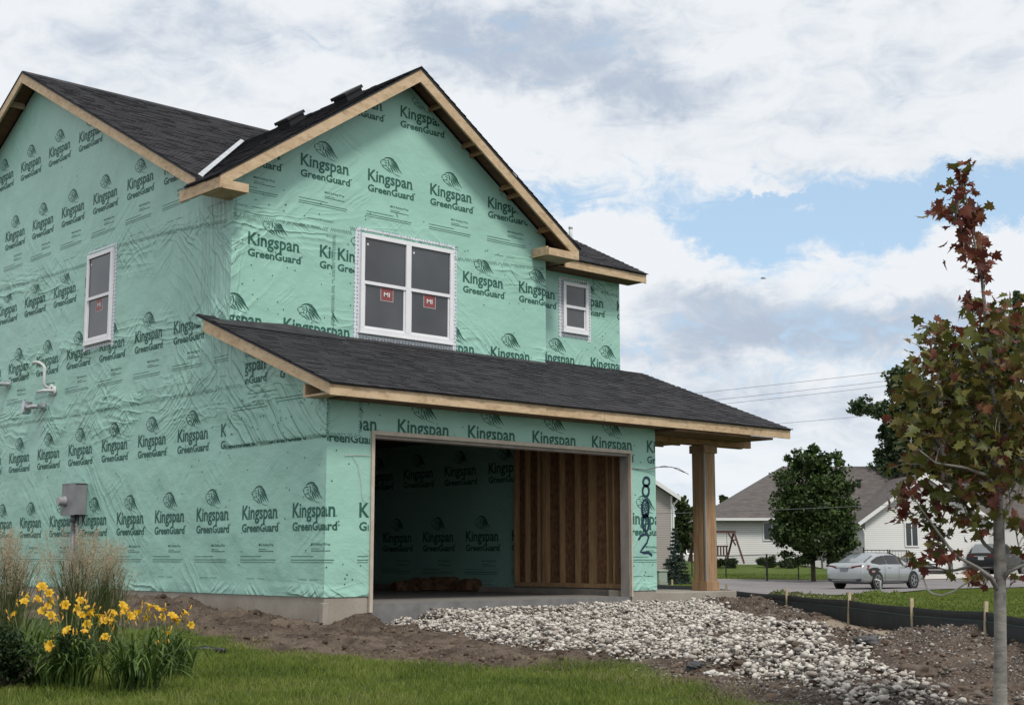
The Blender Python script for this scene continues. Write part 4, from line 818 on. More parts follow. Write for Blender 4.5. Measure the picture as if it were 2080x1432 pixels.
# ------------------------------------------------------------------ foliage tools
def unit(v): return v/np.maximum(np.linalg.norm(v, axis=-1, keepdims=True), 1e-9)
def leaves(name, P, size, m, parent, seed, up=.5, shape=None, fold=.2, mi=None, droop=0.):
    r_ = np.random.default_rng(seed); n = len(P); nr_ = unit(r_.normal(size=(n, 3))+np.array([0, 0, up])); t = r_.normal(size=(n, 3))+np.array([0, 0, -droop]); t = unit(t-nr_*(t*nr_).sum(-1, keepdims=True)); b = np.cross(nr_, t)
    if shape is None: shape = [(-.5, .0), (0, -.32), (.5, 0), (0, .32)]
    S = np.array(shape); k = len(S); sz_ = np.broadcast_to(size, (n,))*r_.uniform(.7, 1.25, n)
    V = P[:, None, :]+(t[:, None, :]*S[None, :, :1]+b[:, None, :]*S[None, :, 1:]+nr_[:, None, :]*(np.abs(S[:, 1])*fold-np.abs(S[:, 0])*fold*.6)[None, :, None])*sz_[:, None, None]
    if k <= 4: return fast_mesh(name, V.reshape(-1, 3), np.arange(n*k).reshape(n, k), m, parent, mi=mi)
    Fi = np.array([(0, i, i+1) for i in range(1, k-1)]+[(0, k-1, 1)]); mi = None if mi is None else np.repeat(mi, len(Fi))
    return fast_mesh(name, V.reshape(-1, 3), (Fi[None]+np.arange(n)[:, None, None]*k).reshape(-1, 3), m, parent, mi=mi)
def blobpts(cl, r_, shell=.55):
    out = []
    for c, rr, n in cl:
        v = unit(r_.normal(size=(n, 3)))*(shell+(1-shell)*r_.random((n, 1)))**.7*np.where(r_.random((n, 1)) < .78, 1, 1.28); out.append(np.array(c)+v*np.array(rr))
    return np.concatenate(out)
BARKG = mat('grey_bark', (.30, .285, .26), (.20, .19, .17), 7., .85, .006, 30., stretch=(1, 1, 2.2), fine=(9., (.09, .08, .07), .6))
BARKD = mat('dark_bark', (.075, .058, .045), (.045, .035, .028), 6., .95, .02, 10.)
def bgtree(loc, label, cl, n_leaf, size, m, trunk_r, trunk_top, limbs, seed, group=None, name='leafy_tree', up=.6, clump=(.34, .58), kk=40):
    T = thing(name, loc, label, 'tree', group); r_ = np.random.default_rng(seed); mb = MB(); b = Vector(loc)
    mb.tube([b-Vector((0, 0, .3)), b+Vector((0, 0, .25)), b+Vector((.03, 0, (trunk_top-loc[2])*.5)), (loc[0], loc[1], trunk_top)], [trunk_r*1.35, trunk_r, trunk_r*.8, trunk_r*.4], 10)
    for e in limbs:
        s0 = b+Vector((0, 0, (trunk_top-loc[2])*r_.uniform(.3, .8))); e = Vector(e); mb.tube([s0, s0.lerp(e, .5)+Vector((0, 0, .15)), e], [trunk_r*.45, trunk_r*.3, trunk_r*.12], 6)
    mb.build('trunk', BARKD, T, smooth=True)
    wts = np.array([c[1][0]*c[1][2] for c in cl]); wts = wts/wts.sum(); sub = []
    for (c, rr), w_ in zip([(c[0], c[1]) for c in cl], wts):                 # each mass breaks up into leafy clumps
        k = max(4, int(kk*w_*len(cl)**.5)); d = unit(r_.normal(size=(k, 3)))*(.45+.5*r_.random((k, 1))); cc = np.array(c)+d*np.array(rr)
        for q in cc: f = r_.uniform(*clump); sub.append((q, np.array(rr)*f*np.array([1, 1, .8]), max(6, int(n_leaf*w_/k))))
    P = blobpts(sub, r_, .25); leaves('crown', P, size, m, T, seed+1, up=up); return T
# ------------------------------------------------------------------ young maple at the right, closest to the viewer
TD = 8.6
ML = [(0, .36), (0, 0), (.13, .10), (.38, .02), (.33, .20), (.56, .42), (.30, .44), (.36, .66), (.17, .62), (0, 1.02), (-.17, .62), (-.36, .66), (-.30, .44), (-.56, .42), (-.33, .20), (-.38, .02), (-.13, .10)]
ML = [(y_-.4, x_) for x_, y_ in ML]
base = at(2032, 1470, TD); base[2] = gz(base[0], base[1])
MP = thing('young_maple', base, 'young maple with slender grey trunk and mixed red and olive leaves', 'tree')
mb = MB()
def px3(px, py, d=0): return tuple(at(px, py, TD+d))
tr = [(base[0], base[1], base[2]-.1), tuple(base), px3(2032, 1300), px3(2031, 1150), px3(2027, 1000), px3(2020, 860), px3(2010, 740), px3(2002, 640), px3(1994, 565), px3(1975, 470), px3(1962, 400), px3(1950, 345)]
mb.tube(tr, [.052, .044, .038, .036, .031, .026, .019, .013, .009, .007, .005, .003], 16)
LIMBS = ([(2031, 1205, 0), (2012, 1172, -.05), (1985, 1152, -.10), (1940, 1128, -.15), (1905, 1080, -.15), (1872, 1035, -.15), (1850, 1000, -.15)], [(2031, 1185, 0), (2050, 1160, -.05), (2085, 1145, -.1), (2130, 1120, -.1)], [(2029, 1130, 0), (2000, 1105, .1), (1968, 1055, .2), (1958, 1030, .25)], [(2026, 990, 0), (2000, 965, -.1), (1960, 950, -.2), (1900, 940, -.3), (1850, 900, -.3)],
           [(2024, 960, 0), (1990, 900, .1), (1968, 850, .15), (1935, 790, .2), (1900, 720, .2)], [(2022, 930, 0), (2050, 870, 0), (2075, 790, .1), (2090, 700, .1)], [(2028, 1060, 0), (2060, 1010, .1), (2095, 950, .15)], [(2016, 820, 0), (1985, 740, -.1), (1960, 690, -.1)], [(2010, 760, 0), (2035, 700, 0), (2050, 660, 0)],
           [(2030, 1165, 0), (2050, 1135, .1), (2080, 1115, .2)], [(2020, 1180, -.03), (1975, 1150, .1), (1930, 1160, .2), (1880, 1145, .2)], [(2027, 1030, 0), (1975, 1010, .2), (1930, 1010, .3), (1900, 1090, .3)], [(1978, 480, 0), (1940, 440, 0), (1905, 432, 0)], [(1997, 600, 0), (2002, 570, .03)])
for L_ in LIMBS+([(2026, 990, 0), (2010, 760, 0)], [(2010, 760, 0), (1990, 560, 0)], [(1990, 560, 0), (1955, 350, 0)])[:0]:
    k = len(L_); mb.tube([px3(*p) for p in L_], [.017*(1-.85*i/(k-1)) if L_[0][1] > 600 else .004 for i in range(k)], 8)
mbT = mb
CLS = [(1955, 352, 18, 22, 14, .95), (1952, 390, 34, 24, 20, .95), (1912, 432, 34, 16, 15, .95), (1972, 440, 28, 30, 22, .95), (1960, 490, 34, 36, 28, .95), (1988, 520, 32, 28, 22, .9), (1996, 556, 16, 18, 11, .9), (1985, 625, 40, 25, 32, .8), (2012, 660, 70, 40, 70, .55), (2055, 655, 45, 40, 48, .45),
       (1902, 672, 40, 18, 24, .4), (1890, 722, 40, 40, 56, .3), (1950, 725, 60, 50, 110, .35), (2030, 745, 60, 60, 120, .35), (2085, 760, 50, 80, 90, .4), (1872, 795, 45, 40, 62, .3), (1940, 812, 70, 58, 130, .25), (2030, 830, 70, 60, 140, .3), (2090, 880, 50, 80, 90, .35), (1852, 862, 42, 26, 46, .4), (1910, 880, 60, 40, 90, .25), (1990, 900, 70, 50, 115, .3), (2060, 920, 50, 50, 90, .35),
       (1872, 940, 48, 22, 42, .5), (1950, 950, 50, 40, 74, .45), (2050, 990, 40, 40, 48, .4), (1850, 1002, 36, 20, 34, .9), (1902, 1010, 40, 22, 36, .6), (1955, 1010, 50, 28, 48, .55), (2010, 1010, 40, 28, 28, .7), (1835, 1045, 20, 20, 16, .95), (1875, 1050, 22, 22, 18, .75), (1905, 1085, 28, 20, 18, .5), (1960, 1050, 44, 24, 34, .3), (1990, 1078, 34, 20, 20, .8), (2062, 1068, 26, 22, 18, .6),
       (1872, 1142, 32, 18, 22, .85), (1925, 1130, 44, 10, 18, .85), (1965, 1172, 40, 10, 17, .7), (1988, 1184, 18, 7, 8, .9), (2060, 1175, 14, 9, 6, .8), (1905, 1095, 18, 10, 7, .9), (2085, 1080, 25, 40, 22, .6)]
r_ = np.random.default_rng(77); PP = []; MI = []; TW = []
for cx_, cy_, rx, ry, n, red in CLS:
    n = int(n*(1.45 if cy_ < 600 else (1.05 if cy_ < 980 else .95))); v = r_.normal(size=(n, 2))*(.62 if cy_ > 600 else .55); v = np.clip(v, -1.35, 1.35); dpt = r_.normal(size=n)*min(.36, rx*.0031*1.3)
    q0_ = np.array(px3(cx_, cy_)); TW.append((cx_, cy_, [px3(cx_+a*rx, cy_+b*ry, d_) for (a, b), d_ in list(zip(v, dpt))[:max(4, n//6)]]))
    for (a, b), d_ in zip(v, dpt): PP.append(px3(cx_+a*rx, cy_+b*ry, d_)); MI.append(0 if r_.random() < (red*.92 if red > .75 else red*.42) else 1)
RED = island_mat('red_maple_leaf', [(.075, .022, .020), (.125, .036, .026), (.18, .058, .034), (.22, .105, .045)], .5, trans=.3, noise_s=4.)
OLIVE = island_mat('olive_maple_leaf', [(.055, .066, .015), (.094, .106, .022), (.130, .128, .028), (.16, .125, .036), (.15, .088, .034)], .5, trans=.3, noise_s=4.)
leaves('crown', np.array(PP), .078, [RED, OLIVE], MP, 78, up=.9, shape=ML, fold=.25, mi=np.array(MI), droop=.7)
mb = mbT; LN = []
for L_ in LIMBS:
    for a, b in zip(L_[:-1], L_[1:]):
        for t in np.linspace(0, 1, 5): LN.append(tuple(a[i]+(b[i]-a[i])*t for i in range(3)))
for cx_, cy_, ends in TW:
    nd = min(LN, key=lambda p: math.hypot(p[0]-cx_, (p[1]-cy_-25)*.8)); c0 = Vector(px3(*nd)); c1 = Vector(px3(cx_, cy_+4)); mid = c0.lerp(c1, .5)+Vector((0, 0, -.02)); mb.tube([c0, mid, c1], [.005, .004, .003], 5)
    for e in ends: mb.tube([c1.lerp(mid, random.uniform(0, .8)), (c1+Vector(e))/2+Vector((0, 0, .02)), Vector(e)], [.0026, .002, .0012], 4, cap=False)
mb.build('trunk', BARKG, MP, smooth=True)
mb = MB(); mb.tube([px3(1872, 1160, .2), px3(1877, 1180, .15), px3(1884, 1197, .1), px3(1894, 1205, .05), px3(1913, 1209, 0), px3(1936, 1201, -.05), px3(1966, 1182, -.08), px3(1990, 1158, -.1)], .006, 8); o = mb.build('hose_loop', mat('pale_hose', (.40, .38, .34), rough=.6), smooth=True); tag(o, 'thin pale hose looping down between low branches of the young maple', 'hose')
# ------------------------------------------------------------------ flower bed at the left
DLEAF = island_mat('daylily_leaf', [(.030, .058, .010), (.055, .100, .018), (.085, .145, .028), (.12, .18, .04)], .5, trans=.25)
PETAL = island_mat('yellow_petal', [(.74, .40, .02), (.80, .50, .035), (.82, .56, .06)], .5, trans=.35)
BUD = mat('flower_bud', (.62, .36, .035), (.50, .24, .03), 9., .5); STEM = mat('flower_stem', (.09, .13, .03), rough=.6)
def ribbon(mb, pts, wd, side, mi=0):
    n = len(pts); vs = []
    for i, p in enumerate(pts):
        w_ = wd*(1-.1*i/(n-1)) if i < n-1 else wd*.08; w_ *= (.7 if i == 0 else 1); p = Vector(p); vs += [p+side*w_/2, p-side*w_/2]
    mb.add(vs, [(2*i, 2*i+1, 2*i+3, 2*i+2) for i in range(n-1)], mi)
def arch(b, az, reach, h, n=7, over=1.0):
    return [(b[0]+math.cos(az)*reach*(t**1.15), b[1]+math.sin(az)*reach*(t**1.15), b[2]+h*(2.3*t-1.55*over*t*t)) for t in np.linspace(0, 1, n)]
def flower_mesh(seed):
    r__ = random.Random(seed); mb = MB()
    for k in range(6):
        a = k*math.pi/3+r__.uniform(-.1, .1); out = Vector((math.cos(a), math.sin(a), 0)); sd_ = Vector((-out.y, out.x, 0)); wide = 1.0 if k % 2 else .72
        prof = [(.003, 0, .004), (.010, .025, .010), (.024, .048, .022), (.042, .060, .024), (.056, .056, .014), (.062, .048, .002)]; vs = []
        for rr, z, w_ in prof: p = out*rr+Vector((0, 0, z)); vs += [p+sd_*w_*wide*.95, p+Vector((0, 0, -.004))+out*.002, p-sd_*w_*wide*.95]
        mb.add(vs, [(3*i+j, 3*i+j+1, 3*i+j+4, 3*i+j+3) for i in range(5) for j in (0, 1)])
    mb.tube([(0, 0, -.02), (0, 0, .012)], [.003, .006], 6)
    return mb
FLM = []
for k in range(3):
    o = flower_mesh(k).build('flower', PETAL, smooth=True); FLM.append(o.data); bpy.data.objects.remove(o)
CL = [((140, 1385), 10.5, .34, .44), ((275, 1392), 10.35, .38, .42), ((55, 1352), 11.2, .30, .46), ((335, 1352), 11.3, .30, .40)]
FLW = [(163, 1223), (95, 1234), (134, 1232), (178, 1238), (165, 1253), (202, 1260), (176, 1270), (227, 1249), (256, 1242), (304, 1253), (347, 1256), (372, 1249), (385, 1271), (340, 1290), (335, 1310), (108, 1314), (50, 1227), (72, 1221), (100, 1208), (85, 1197), (171, 1288), (100, 1255), (214, 1295), (326, 1256), (236, 1262), (262, 1256), (120, 1262), (150, 1240), (316, 1240), (290, 1262), (60, 1212), (30, 1250), (190, 1250), (245, 1236), (330, 1244), (360, 1268), (300, 1238), (278, 1250), (140, 1285), (218, 1266), (88, 1244), (110, 1226), (355, 1262)]
lily = []
labs = ['clump of yellow daylilies nearest the lawn, beside the dark green shrub', 'wide clump of daylilies with leaves arching over the lawn edge', 'clump of yellow daylilies at the photo edge among the tall grasses', 'clump of yellow daylilies furthest along towards the garage corner']
for (pp_, D, R_, h_), lb in zip(CL, labs):
    b = at(*pp_, D); b[2] = gz(b[0], b[1]); T = thing('daylily', b, lb, 'flower', 'daylilies in the flower bed'); lily.append((T, b, pp_)); mb = MB(); r__ = random.Random(pp_[0])
    for i in range(210):
        az = r__.uniform(0, 6.283); q = (b[0]+r__.gauss(0, .09), b[1]+r__.gauss(0, .09), b[2]); f = r__.uniform(.45, 1.12)
        ribbon(mb, arch(q, az, R_*f*r__.uniform(.6, 1.25), h_*r__.uniform(.55, 1.1), 8, r__.uniform(.8, 1.25)), r__.uniform(.010, .017), Vector((-math.sin(az), math.cos(az), 0)))
    mb.build('leaves', DLEAF, T)
stems = {id(t[0]): MB() for t in lily}; buds = {id(t[0]): MB() for t in lily}
for i, (fx, fy) in enumerate(FLW):
    T, b, pp_ = min(lily, key=lambda t: abs(t[2][0]-fx)+(40 if t[2][1] < 1360 and fy > 1265 else 0)); D0 = DL(b[0], b[1])[0]; r__ = random.Random(i); p = at(fx, fy, D0+(r__.uniform(-.16, .16) if fy < 1280 else -.38))
    o = bpy.data.objects.new('flower', FLM[i % 3]); COL.objects.link(o); o.parent = T; o.location = Vector(p)-Vector(b)
    dv = Vector((CAM[0]-p[0], CAM[1]-p[1], 0)).normalized(); dv = (dv*r__.uniform(-.3, 1.0)+Vector((r__.uniform(-.8, .8), r__.uniform(-.8, .8), r__.uniform(.3, 1)))).normalized(); o.rotation_euler = dv.to_track_quat('Z', 'Y').to_euler(); o.scale = (r__.uniform(.45, .82),)*3
    q0 = (b[0]+r__.gauss(0, .06), b[1]+r__.gauss(0, .06), b[2]); m_ = Vector(q0).lerp(Vector(p), .6)+Vector((0, 0, .06)); stems[id(T)].tube([q0, m_, p], [.004, .0032, .0025], 6)
    for k in range(3):
        e = Vector(p)+Vector((r__.uniform(-.07, .07), r__.uniform(-.07, .07), r__.uniform(-.05, .05))); dd = Vector((r__.uniform(-.5, .5), r__.uniform(-.5, .5), 1)).normalized(); ll = r__.uniform(.03, .055); buds[id(T)].tube([e, e+dd*ll*.5, e+dd*ll], [.003, .0065, .002], 6); stems[id(T)].tube([Vector(p)-Vector((0, 0, .06)), e], .002, 5)
for T, b, pp_ in lily:
    if stems[id(T)].v: stems[id(T)].build('stem', STEM, T, smooth=True); buds[id(T)].build_each('bud', BUD, T)
GBLADE = island_mat('tall_grass_blade', [(.055, .085, .024), (.095, .130, .040), (.15, .175, .075)], .6, trans=.25)
PLUME = island_mat('grass_plume', [(.32, .25, .16), (.43, .345, .23), (.53, .44, .31), (.60, .52, .39)], .85, trans=.3)
STALK = mat('grass_stalk', (.26, .25, .13), (.17, .18, .08), 6., .7)
for (bx_, by_, D, n, R_, H_), lb in zip((((150, 1325), 12.9, 95, .30, 1.03), ((15, 1320), 12.2, 95, .26, 1.02), ((215, 1318), 13.3, 60, .22, .95)) and ((150, 1325, 12.9, 85, .30, 1.18), (12, 1318, 12.3, 100, .27, 1.18), (212, 1316, 13.4, 50, .22, 1.08)), ('ornamental grass with fine tan plumes below the meter box', 'ornamental grass with dense tan plumes cut by the photo edge', 'thin ornamental grass with tan plumes standing nearest the garage corner')):
    b = at(bx_, by_, D); b[2] = gz(b[0], b[1]); T = thing('ornamental_grass', b, lb, 'grass plant', 'tall ornamental grasses'); r__ = random.Random(bx_); mb = MB(); ms = MB(); pl = []
    for i in range(260):
        az = r__.uniform(0, 6.283); q = (b[0]+r__.gauss(0, .07), b[1]+r__.gauss(0, .07), b[2]); ribbon(mb, arch(q, az, R_*r__.uniform(.4, 1.4), H_*r__.uniform(.35, .72), 7, .75), r__.uniform(.005, .008), Vector((-math.sin(az), math.cos(az), 0)))
    for i in range(n):
        az = r__.uniform(0, 6.283); q = Vector((b[0]+r__.gauss(0, .06), b[1]+r__.gauss(0, .06), b[2])); rr = R_*r__.uniform(.1, 1.25); h_ = H_*r__.uniform(.74, 1.08); pts = [q+Vector((math.cos(az)*rr*t**1.6, math.sin(az)*rr*t**1.6, h_*t)) for t in np.linspace(0, 1, 6)]
        ms.tube(pts, [.0022, .002, .0018, .0015, .001, .0006], 4, cap=False)
        for k in range(120):
            t = r__.uniform(.72, 1.0); p = q+Vector((math.cos(az)*rr*t**1.6, math.sin(az)*rr*t**1.6, h_*t)); s_ = .016*math.sin(math.pi*min(1, (t-.68)/.34))+.003; pl.append(p+Vector((r__.gauss(0, s_), r__.gauss(0, s_), r__.gauss(0, .01))))
    mb.build('blades', GBLADE, T); ms.build('stalk', STALK, T); leaves('plume', np.array(pl), .020, PLUME, T, bx_+3, up=0, shape=[(-.5, 0), (0, -.10), (.5, 0), (0, .10)])
NEEDLE = island_mat('dark_needle', [(.010, .022, .007), (.020, .042, .012), (.040, .070, .020), (.060, .095, .03)], .6, trans=.15, noise_s=3.)
b = at(8, 1395, 10.5); b[2] = gz(b[0], b[1]); T = thing('evergreen_shrub', b, 'low dark green evergreen shrub in front of the daylilies', 'shrub'); r_ = np.random.default_rng(3); mb = MB()
cc = [(b+np.array([r_.normal()*.16, r_.normal()*.16, r_.uniform(.10, .40)]), (.15, .15, .13), 800) for i in range(16)]
for c in cc: mb.tube([b, (b+c[0])/2+np.array([0, 0, .03]), c[0]], [.012, .008, .003], 6)
mb.build('stem', BARKD, T); leaves('foliage', blobpts(cc, r_, .2), .045, NEEDLE, T, 4, up=.4, shape=[(-.5, 0), (0, -.16), (.5, 0), (0, .16)])
mb = MB(); q = [on(2, -.38, *p) for p in ((330, 1345), (370, 1332), (415, 1326), (455, 1330))]; mb.tube([(p[0], p[1], gz(p[0], p[1])+.035) for p in q], .028, 8); o = mb.build('lawn_edging', BLACKP, smooth=True); tag(o, 'black plastic lawn edging curling out of the grass beside the daylilies', 'edging')
# ------------------------------------------------------------------ silt fence
pts = [at(1300, 1184, 30.5)]+FENCE; dense = []
for a, b in zip(pts[:-1], pts[1:]):
    for t in np.linspace(0, 1, 12, endpoint=False): dense.append(a+(b-a)*t)
dense.append(pts[-1]); dense = np.array(dense)
SF = thing('silt_fence', (dense[20][0], dense[20][1], gz(dense[20][0], dense[20][1])), 'black fabric silt fence on wooden stakes edging the building plot', 'fence')
V = []; nlev = 7
for i, p in enumerate(dense):
    zg = gz(p[0], p[1])-.25; sag = .015*math.sin(math.pi*((i % 12)/12))
    for j in range(nlev):
        t = j/(nlev-1); w_ = .014*math.sin(i*1.9+j*2.1)*(1-t)+.006*math.sin(i*.8); V.append((p[0]-FH[0]*w_, p[1]-FH[1]*w_, zg+(p[2]-sag-zg)*t))
ii = np.arange(len(dense)*nlev).reshape(-1, nlev); q = np.stack([ii[:-1, :-1], ii[1:, :-1], ii[1:, 1:], ii[:-1, 1:]], -1).reshape(-1, 4); fb_ = fast_mesh('fabric', V, q, FABRIC, SF, smooth=True)
md = fb_.modifiers.new('thickness', 'SOLIDIFY'); md.thickness = .004
mb = MB(); mb.tube([(p[0]-FH[0]*.035, p[1]-FH[1]*.035, p[2]-.10) for p in dense], .006, 5); mb.build('cord', mat('green_cord', (.03, .07, .06), rough=.6), SF)
V = []                                                      # lower skirt folded over in front of the stakes
for i, p in enumerate(dense):
    zg = gz(p[0], p[1])-.25
    for j in range(3): t = j/2; V.append((p[0]-FH[0]*(.075+.008*math.sin(i*1.3+j)), p[1]-FH[1]*(.075+.008*math.sin(i*1.3+j)), zg+(p[2]-.105-zg)*t))
ii = np.arange(len(dense)*3).reshape(-1, 3); q = np.stack([ii[:-1, :-1], ii[1:, :-1], ii[1:, 1:], ii[:-1, 1:]], -1).reshape(-1, 4); fb_ = fast_mesh('skirt', V, q, FABRIC, SF, smooth=True); md = fb_.modifiers.new('thickness', 'SOLIDIFY'); md.thickness = .004
STAKE = mat('wooden_stake', (.50, .41, .27), (.38, .30, .19), 8., .8)
for p in [at(1365, 1186, 28.5), at(1342, 1187, 29.5)]+[p for p in FENCE[1:-1]]:
    tl = random.uniform(-.02, .02); mb = MB(); mb.beam((p[0]-FH[0]*.035-RH[0]*tl, p[1]-FH[1]*.035-RH[1]*tl, gz(p[0], p[1])-.2), (p[0]-FH[0]*.035+RH[0]*tl*2, p[1]-FH[1]*.035, p[2]+.10), .036, .030, tuple(FH)); mb.build('stake', STAKE, SF)
b = at(1789, 1208, 33); b[2] = gz(b[0], b[1]); mb = MB(); mb.tube([tuple(b-np.array([0, 0, .1])), tuple(b+np.array([0, 0, .38]))]+[tuple(b+np.array([0, 0, .38])+RH*(-.13*(1-math.cos(t)) )+np.array([0, 0, .05*math.sin(t)])) for t in np.linspace(.3, 1.6, 5)], .022, 8); o = mb.build('marker_post', mat('pale_plastic', (.42, .43, .43), rough=.5), smooth=True); tag(o, 'short bent grey marker post on the lawn in front of the silver car', 'post')
b = at(1338, 1190, 33); b[2] = gz(b[0], b[1]); T = thing('utility_pedestal', b, 'pale green utility pedestal beside the corner of the unfinished garage', 'utility box'); z = b[2]
mb = MB(); mb.box((b[0]-.16, b[1]-.16, z-.1), (b[0]+.16, b[1]+.16, z+.36)); mb.build('base', mat('pedestal_green', (.22, .27, .22), rough=.5), T, bevel=.01); mb = MB(); mb.box((b[0]-.15, b[1]-.15, z+.36), (b[0]+.15, b[1]+.15, z+.62)); mb.box((b[0]-.17, b[1]-.17, z+.62), (b[0]+.17, b[1]+.17, z+.66)); mb.build('cover', mat('pedestal_cover', (.27, .32, .27), rough=.5), T, bevel=.01)
# ------------------------------------------------------------------ houses beyond: local frame (a = to the right, d = away, z up)
SIDW = siding_mat('white_siding', (.64, .64, .62), .115, (.56, .56, .55)); SIDG = siding_mat('grey_siding', (.30, .275, .25), .115, (.26, .24, .22))
ROOFB = mat('brown_shingle', (.080, .070, .066), (.128, .114, .107), 2.2, .95, .01, 30., stretch=(1, 1, 5), fine=(22., (.06, .045, .04), .5)); WHITE = mat('white_trim', (.68, .68, .67), rough=.5); DGLASS = glass_mat('dark_glass', (.022, .028, .028), .08)
def fr(D0, px0):
    o = np.array(XY(D0, dl(px0, D0))); return lambda a, d, z: (o[0]+RH[0]*a+FH[0]*d, o[1]+RH[1]*a+FH[1]*d, z)
def zat(py, D): return CAM[2]+(1133-py)/F_PX*D
D1 = 80.; k1 = D1/F_PX; f1 = fr(D1, 1460); NH = thing('white_house', f1(0, 0, .35), 'single storey white sided house with brown shingle roof behind the lawn', 'house')
def wbox(mb, f, a0, a1, d0, d1, z0, z1, mi=0):
    vs = [f(a, d, z) for z in (z0, z1) for d in (d0, d1) for a in (a0, a1)]; mb.add(vs, [(0, 2, 3, 1), (4, 5, 7, 6), (0, 1, 5, 4), (2, 6, 7, 3), (0, 4, 6, 2), (1, 3, 7, 5)], mi)
ze1 = zat(1053, D1); zr1 = zat(951, 86); wA = (1756-1460)*k1+6
mb = MB(); wbox(mb, f1, -.2, wA+4, 0, 9, -.3, ze1); mb.build('wall', SIDW, NH)
mb = MB(); o_ = .5; hip = 5.6
rv = [f1(-.2-o_, -o_, ze1), f1(wA+6, -o_, ze1), f1(wA+6, 9+o_, ze1), f1(-.2-o_, 9+o_, ze1), f1(hip-1.0, 4.5, zr1), f1(wA+6, 4.5, zr1)]
mb.add(rv, [(0, 1, 5, 4), (3, 4, 5, 2), (0, 4, 3), (1, 2, 5), (0, 3, 2, 1)]); RF_ = mb.build('roof', ROOFB, NH)
mb = MB(); wbox(mb, f1, -.2-o_, wA+1, -o_-.08, -o_, ze1-.13, ze1+.02); mb.build('gutter', WHITE, RF_)
mb = MB(); q = (1762-1460)*k1; wbox(mb, f1, q-.25, q+.15, 2.2, 2.6, zr1-1.35, zr1-.95); 
# wing with the gable to the viewer
D2w = 76.; k2 = D2w/F_PX; f2 = fr(D2w, 1752); ww = (2000-1752)*k2; zew = zat(1055, D2w); zpw = zew+ww/2*.72
mb = MB(); mb.prism([f2(0, 0, -.7), f2(ww, 0, -.7), f2(ww, 0, zew), f2(ww/2, 0, zpw-.1), f2(0, 0, zew)], tuple(np.array(f2(0, 8, 0))-np.array(f2(0, 0, 0)))); mb.build('wall', SIDW, NH)
mb = MB()
for sg in (0, 1):
    e = -.45 if sg == 0 else ww+.45; q0, q1 = f2(e, -.35, zew-.3), f2(ww/2, -.35, zpw+.02); dd_ = np.array(f2(0, 10, 0))-np.array(f2(0, 0, 0)); mb.add([q0, q1, np.array(q1)+dd_, np.array(q0)+dd_]+[tuple(np.array(p)+[0, 0, .12]) for p in (q0, q1, np.array(q1)+dd_, np.array(q0)+dd_)], [(0, 1, 2, 3), (4, 7, 6, 5), (0, 4, 5, 1), (0, 3, 7, 4), (3, 2, 6, 7), (1, 5, 6, 2)])
RW_ = mb.build('roof', ROOFB, NH); mb = MB()
for e in (-.46, ww+.46): mb.add([f2(e, -.37, zew-.42), f2(e, -.37, zew-.18), f2(ww/2, -.37, zpw+.12), f2(ww/2, -.37, zpw-.12), f2(e, -.34, zew-.42), f2(e, -.34, zew-.18), f2(ww/2, -.34, zpw+.12), f2(ww/2, -.34, zpw-.12)], [(0, 1, 2, 3), (7, 6, 5, 4), (0, 4, 5, 1), (3, 2, 6, 7), (1, 5, 6, 2), (0, 3, 7, 4)])
mb.build_each('rake_trim', WHITE, RW_)
mb = MB(); mb.tube([f2(-.35, -.1, zew-.35), f2(-.1, -.06, zew-.55), f2(-.03, -.06, zew-.8), f2(-.03, -.06, -.1)], .05, 8); mb.build('downspout', WHITE, NH)
def hwin(f, a0, a1, z0, z1, n):
    m_ = MB(); t = .07; wbox(m_, f, a0-t, a1+t, -.05, -.004, z0-t, z0); wbox(m_, f, a0-t, a1+t, -.05, -.004, z1, z1+t); wbox(m_, f, a0-t, a0, -.05, -.004, z0, z1); wbox(m_, f, a1, a1+t, -.05, -.004, z0, z1)
    for i in range(1, n): c = a0+(a1-a0)*i/n; wbox(m_, f, c-.025, c+.025, -.045, -.004, z0, z1)
    W = m_.build('window', WHITE, NH); m_ = MB(); wbox(m_, f, a0, a1, -.02, -.006, z0, z1); m_.build('pane', DGLASS, W)
hwin(f1, (1548-1460)*k1, (1580-1460)*k1, zat(1095, D1), zat(1062, D1), 2); hwin(f2, (1834-1752)*k2, (1857-1752)*k2, zat(1107, D2w), zat(1062, D2w), 2)
# garage end of the wing at the right
f3 = fr(79., 1968); k3 = 79/F_PX
mb = MB(); wbox(mb, f3, 0, 9, 0, 7, -.7, zat(1050, 79)); mb.build('wall', SIDW, NH)
mb = MB(); mb.prism([f3(-.4, -.4, zat(1052, 79)), f3(9.4, -.4, zat(1052, 79)), f3(9.4, 3.5, zat(975, 79)), f3(-.4, 3.5, zat(975, 79))], (0, 0, -.12)); mb.build('roof', ROOFB, NH)
mb = MB(); wbox(mb, f3, .6, 5.6, -.03, 0, -.5, zat(1075, 79)); mb.build('garage_door', mat('garage_door', (.60, .60, .58), rough=.5), NH)
mb = MB(); wbox(mb, f3, .35, .6, -.05, 0, -.5, zat(1068, 79)); mb.build('door_trim', WHITE, NH)
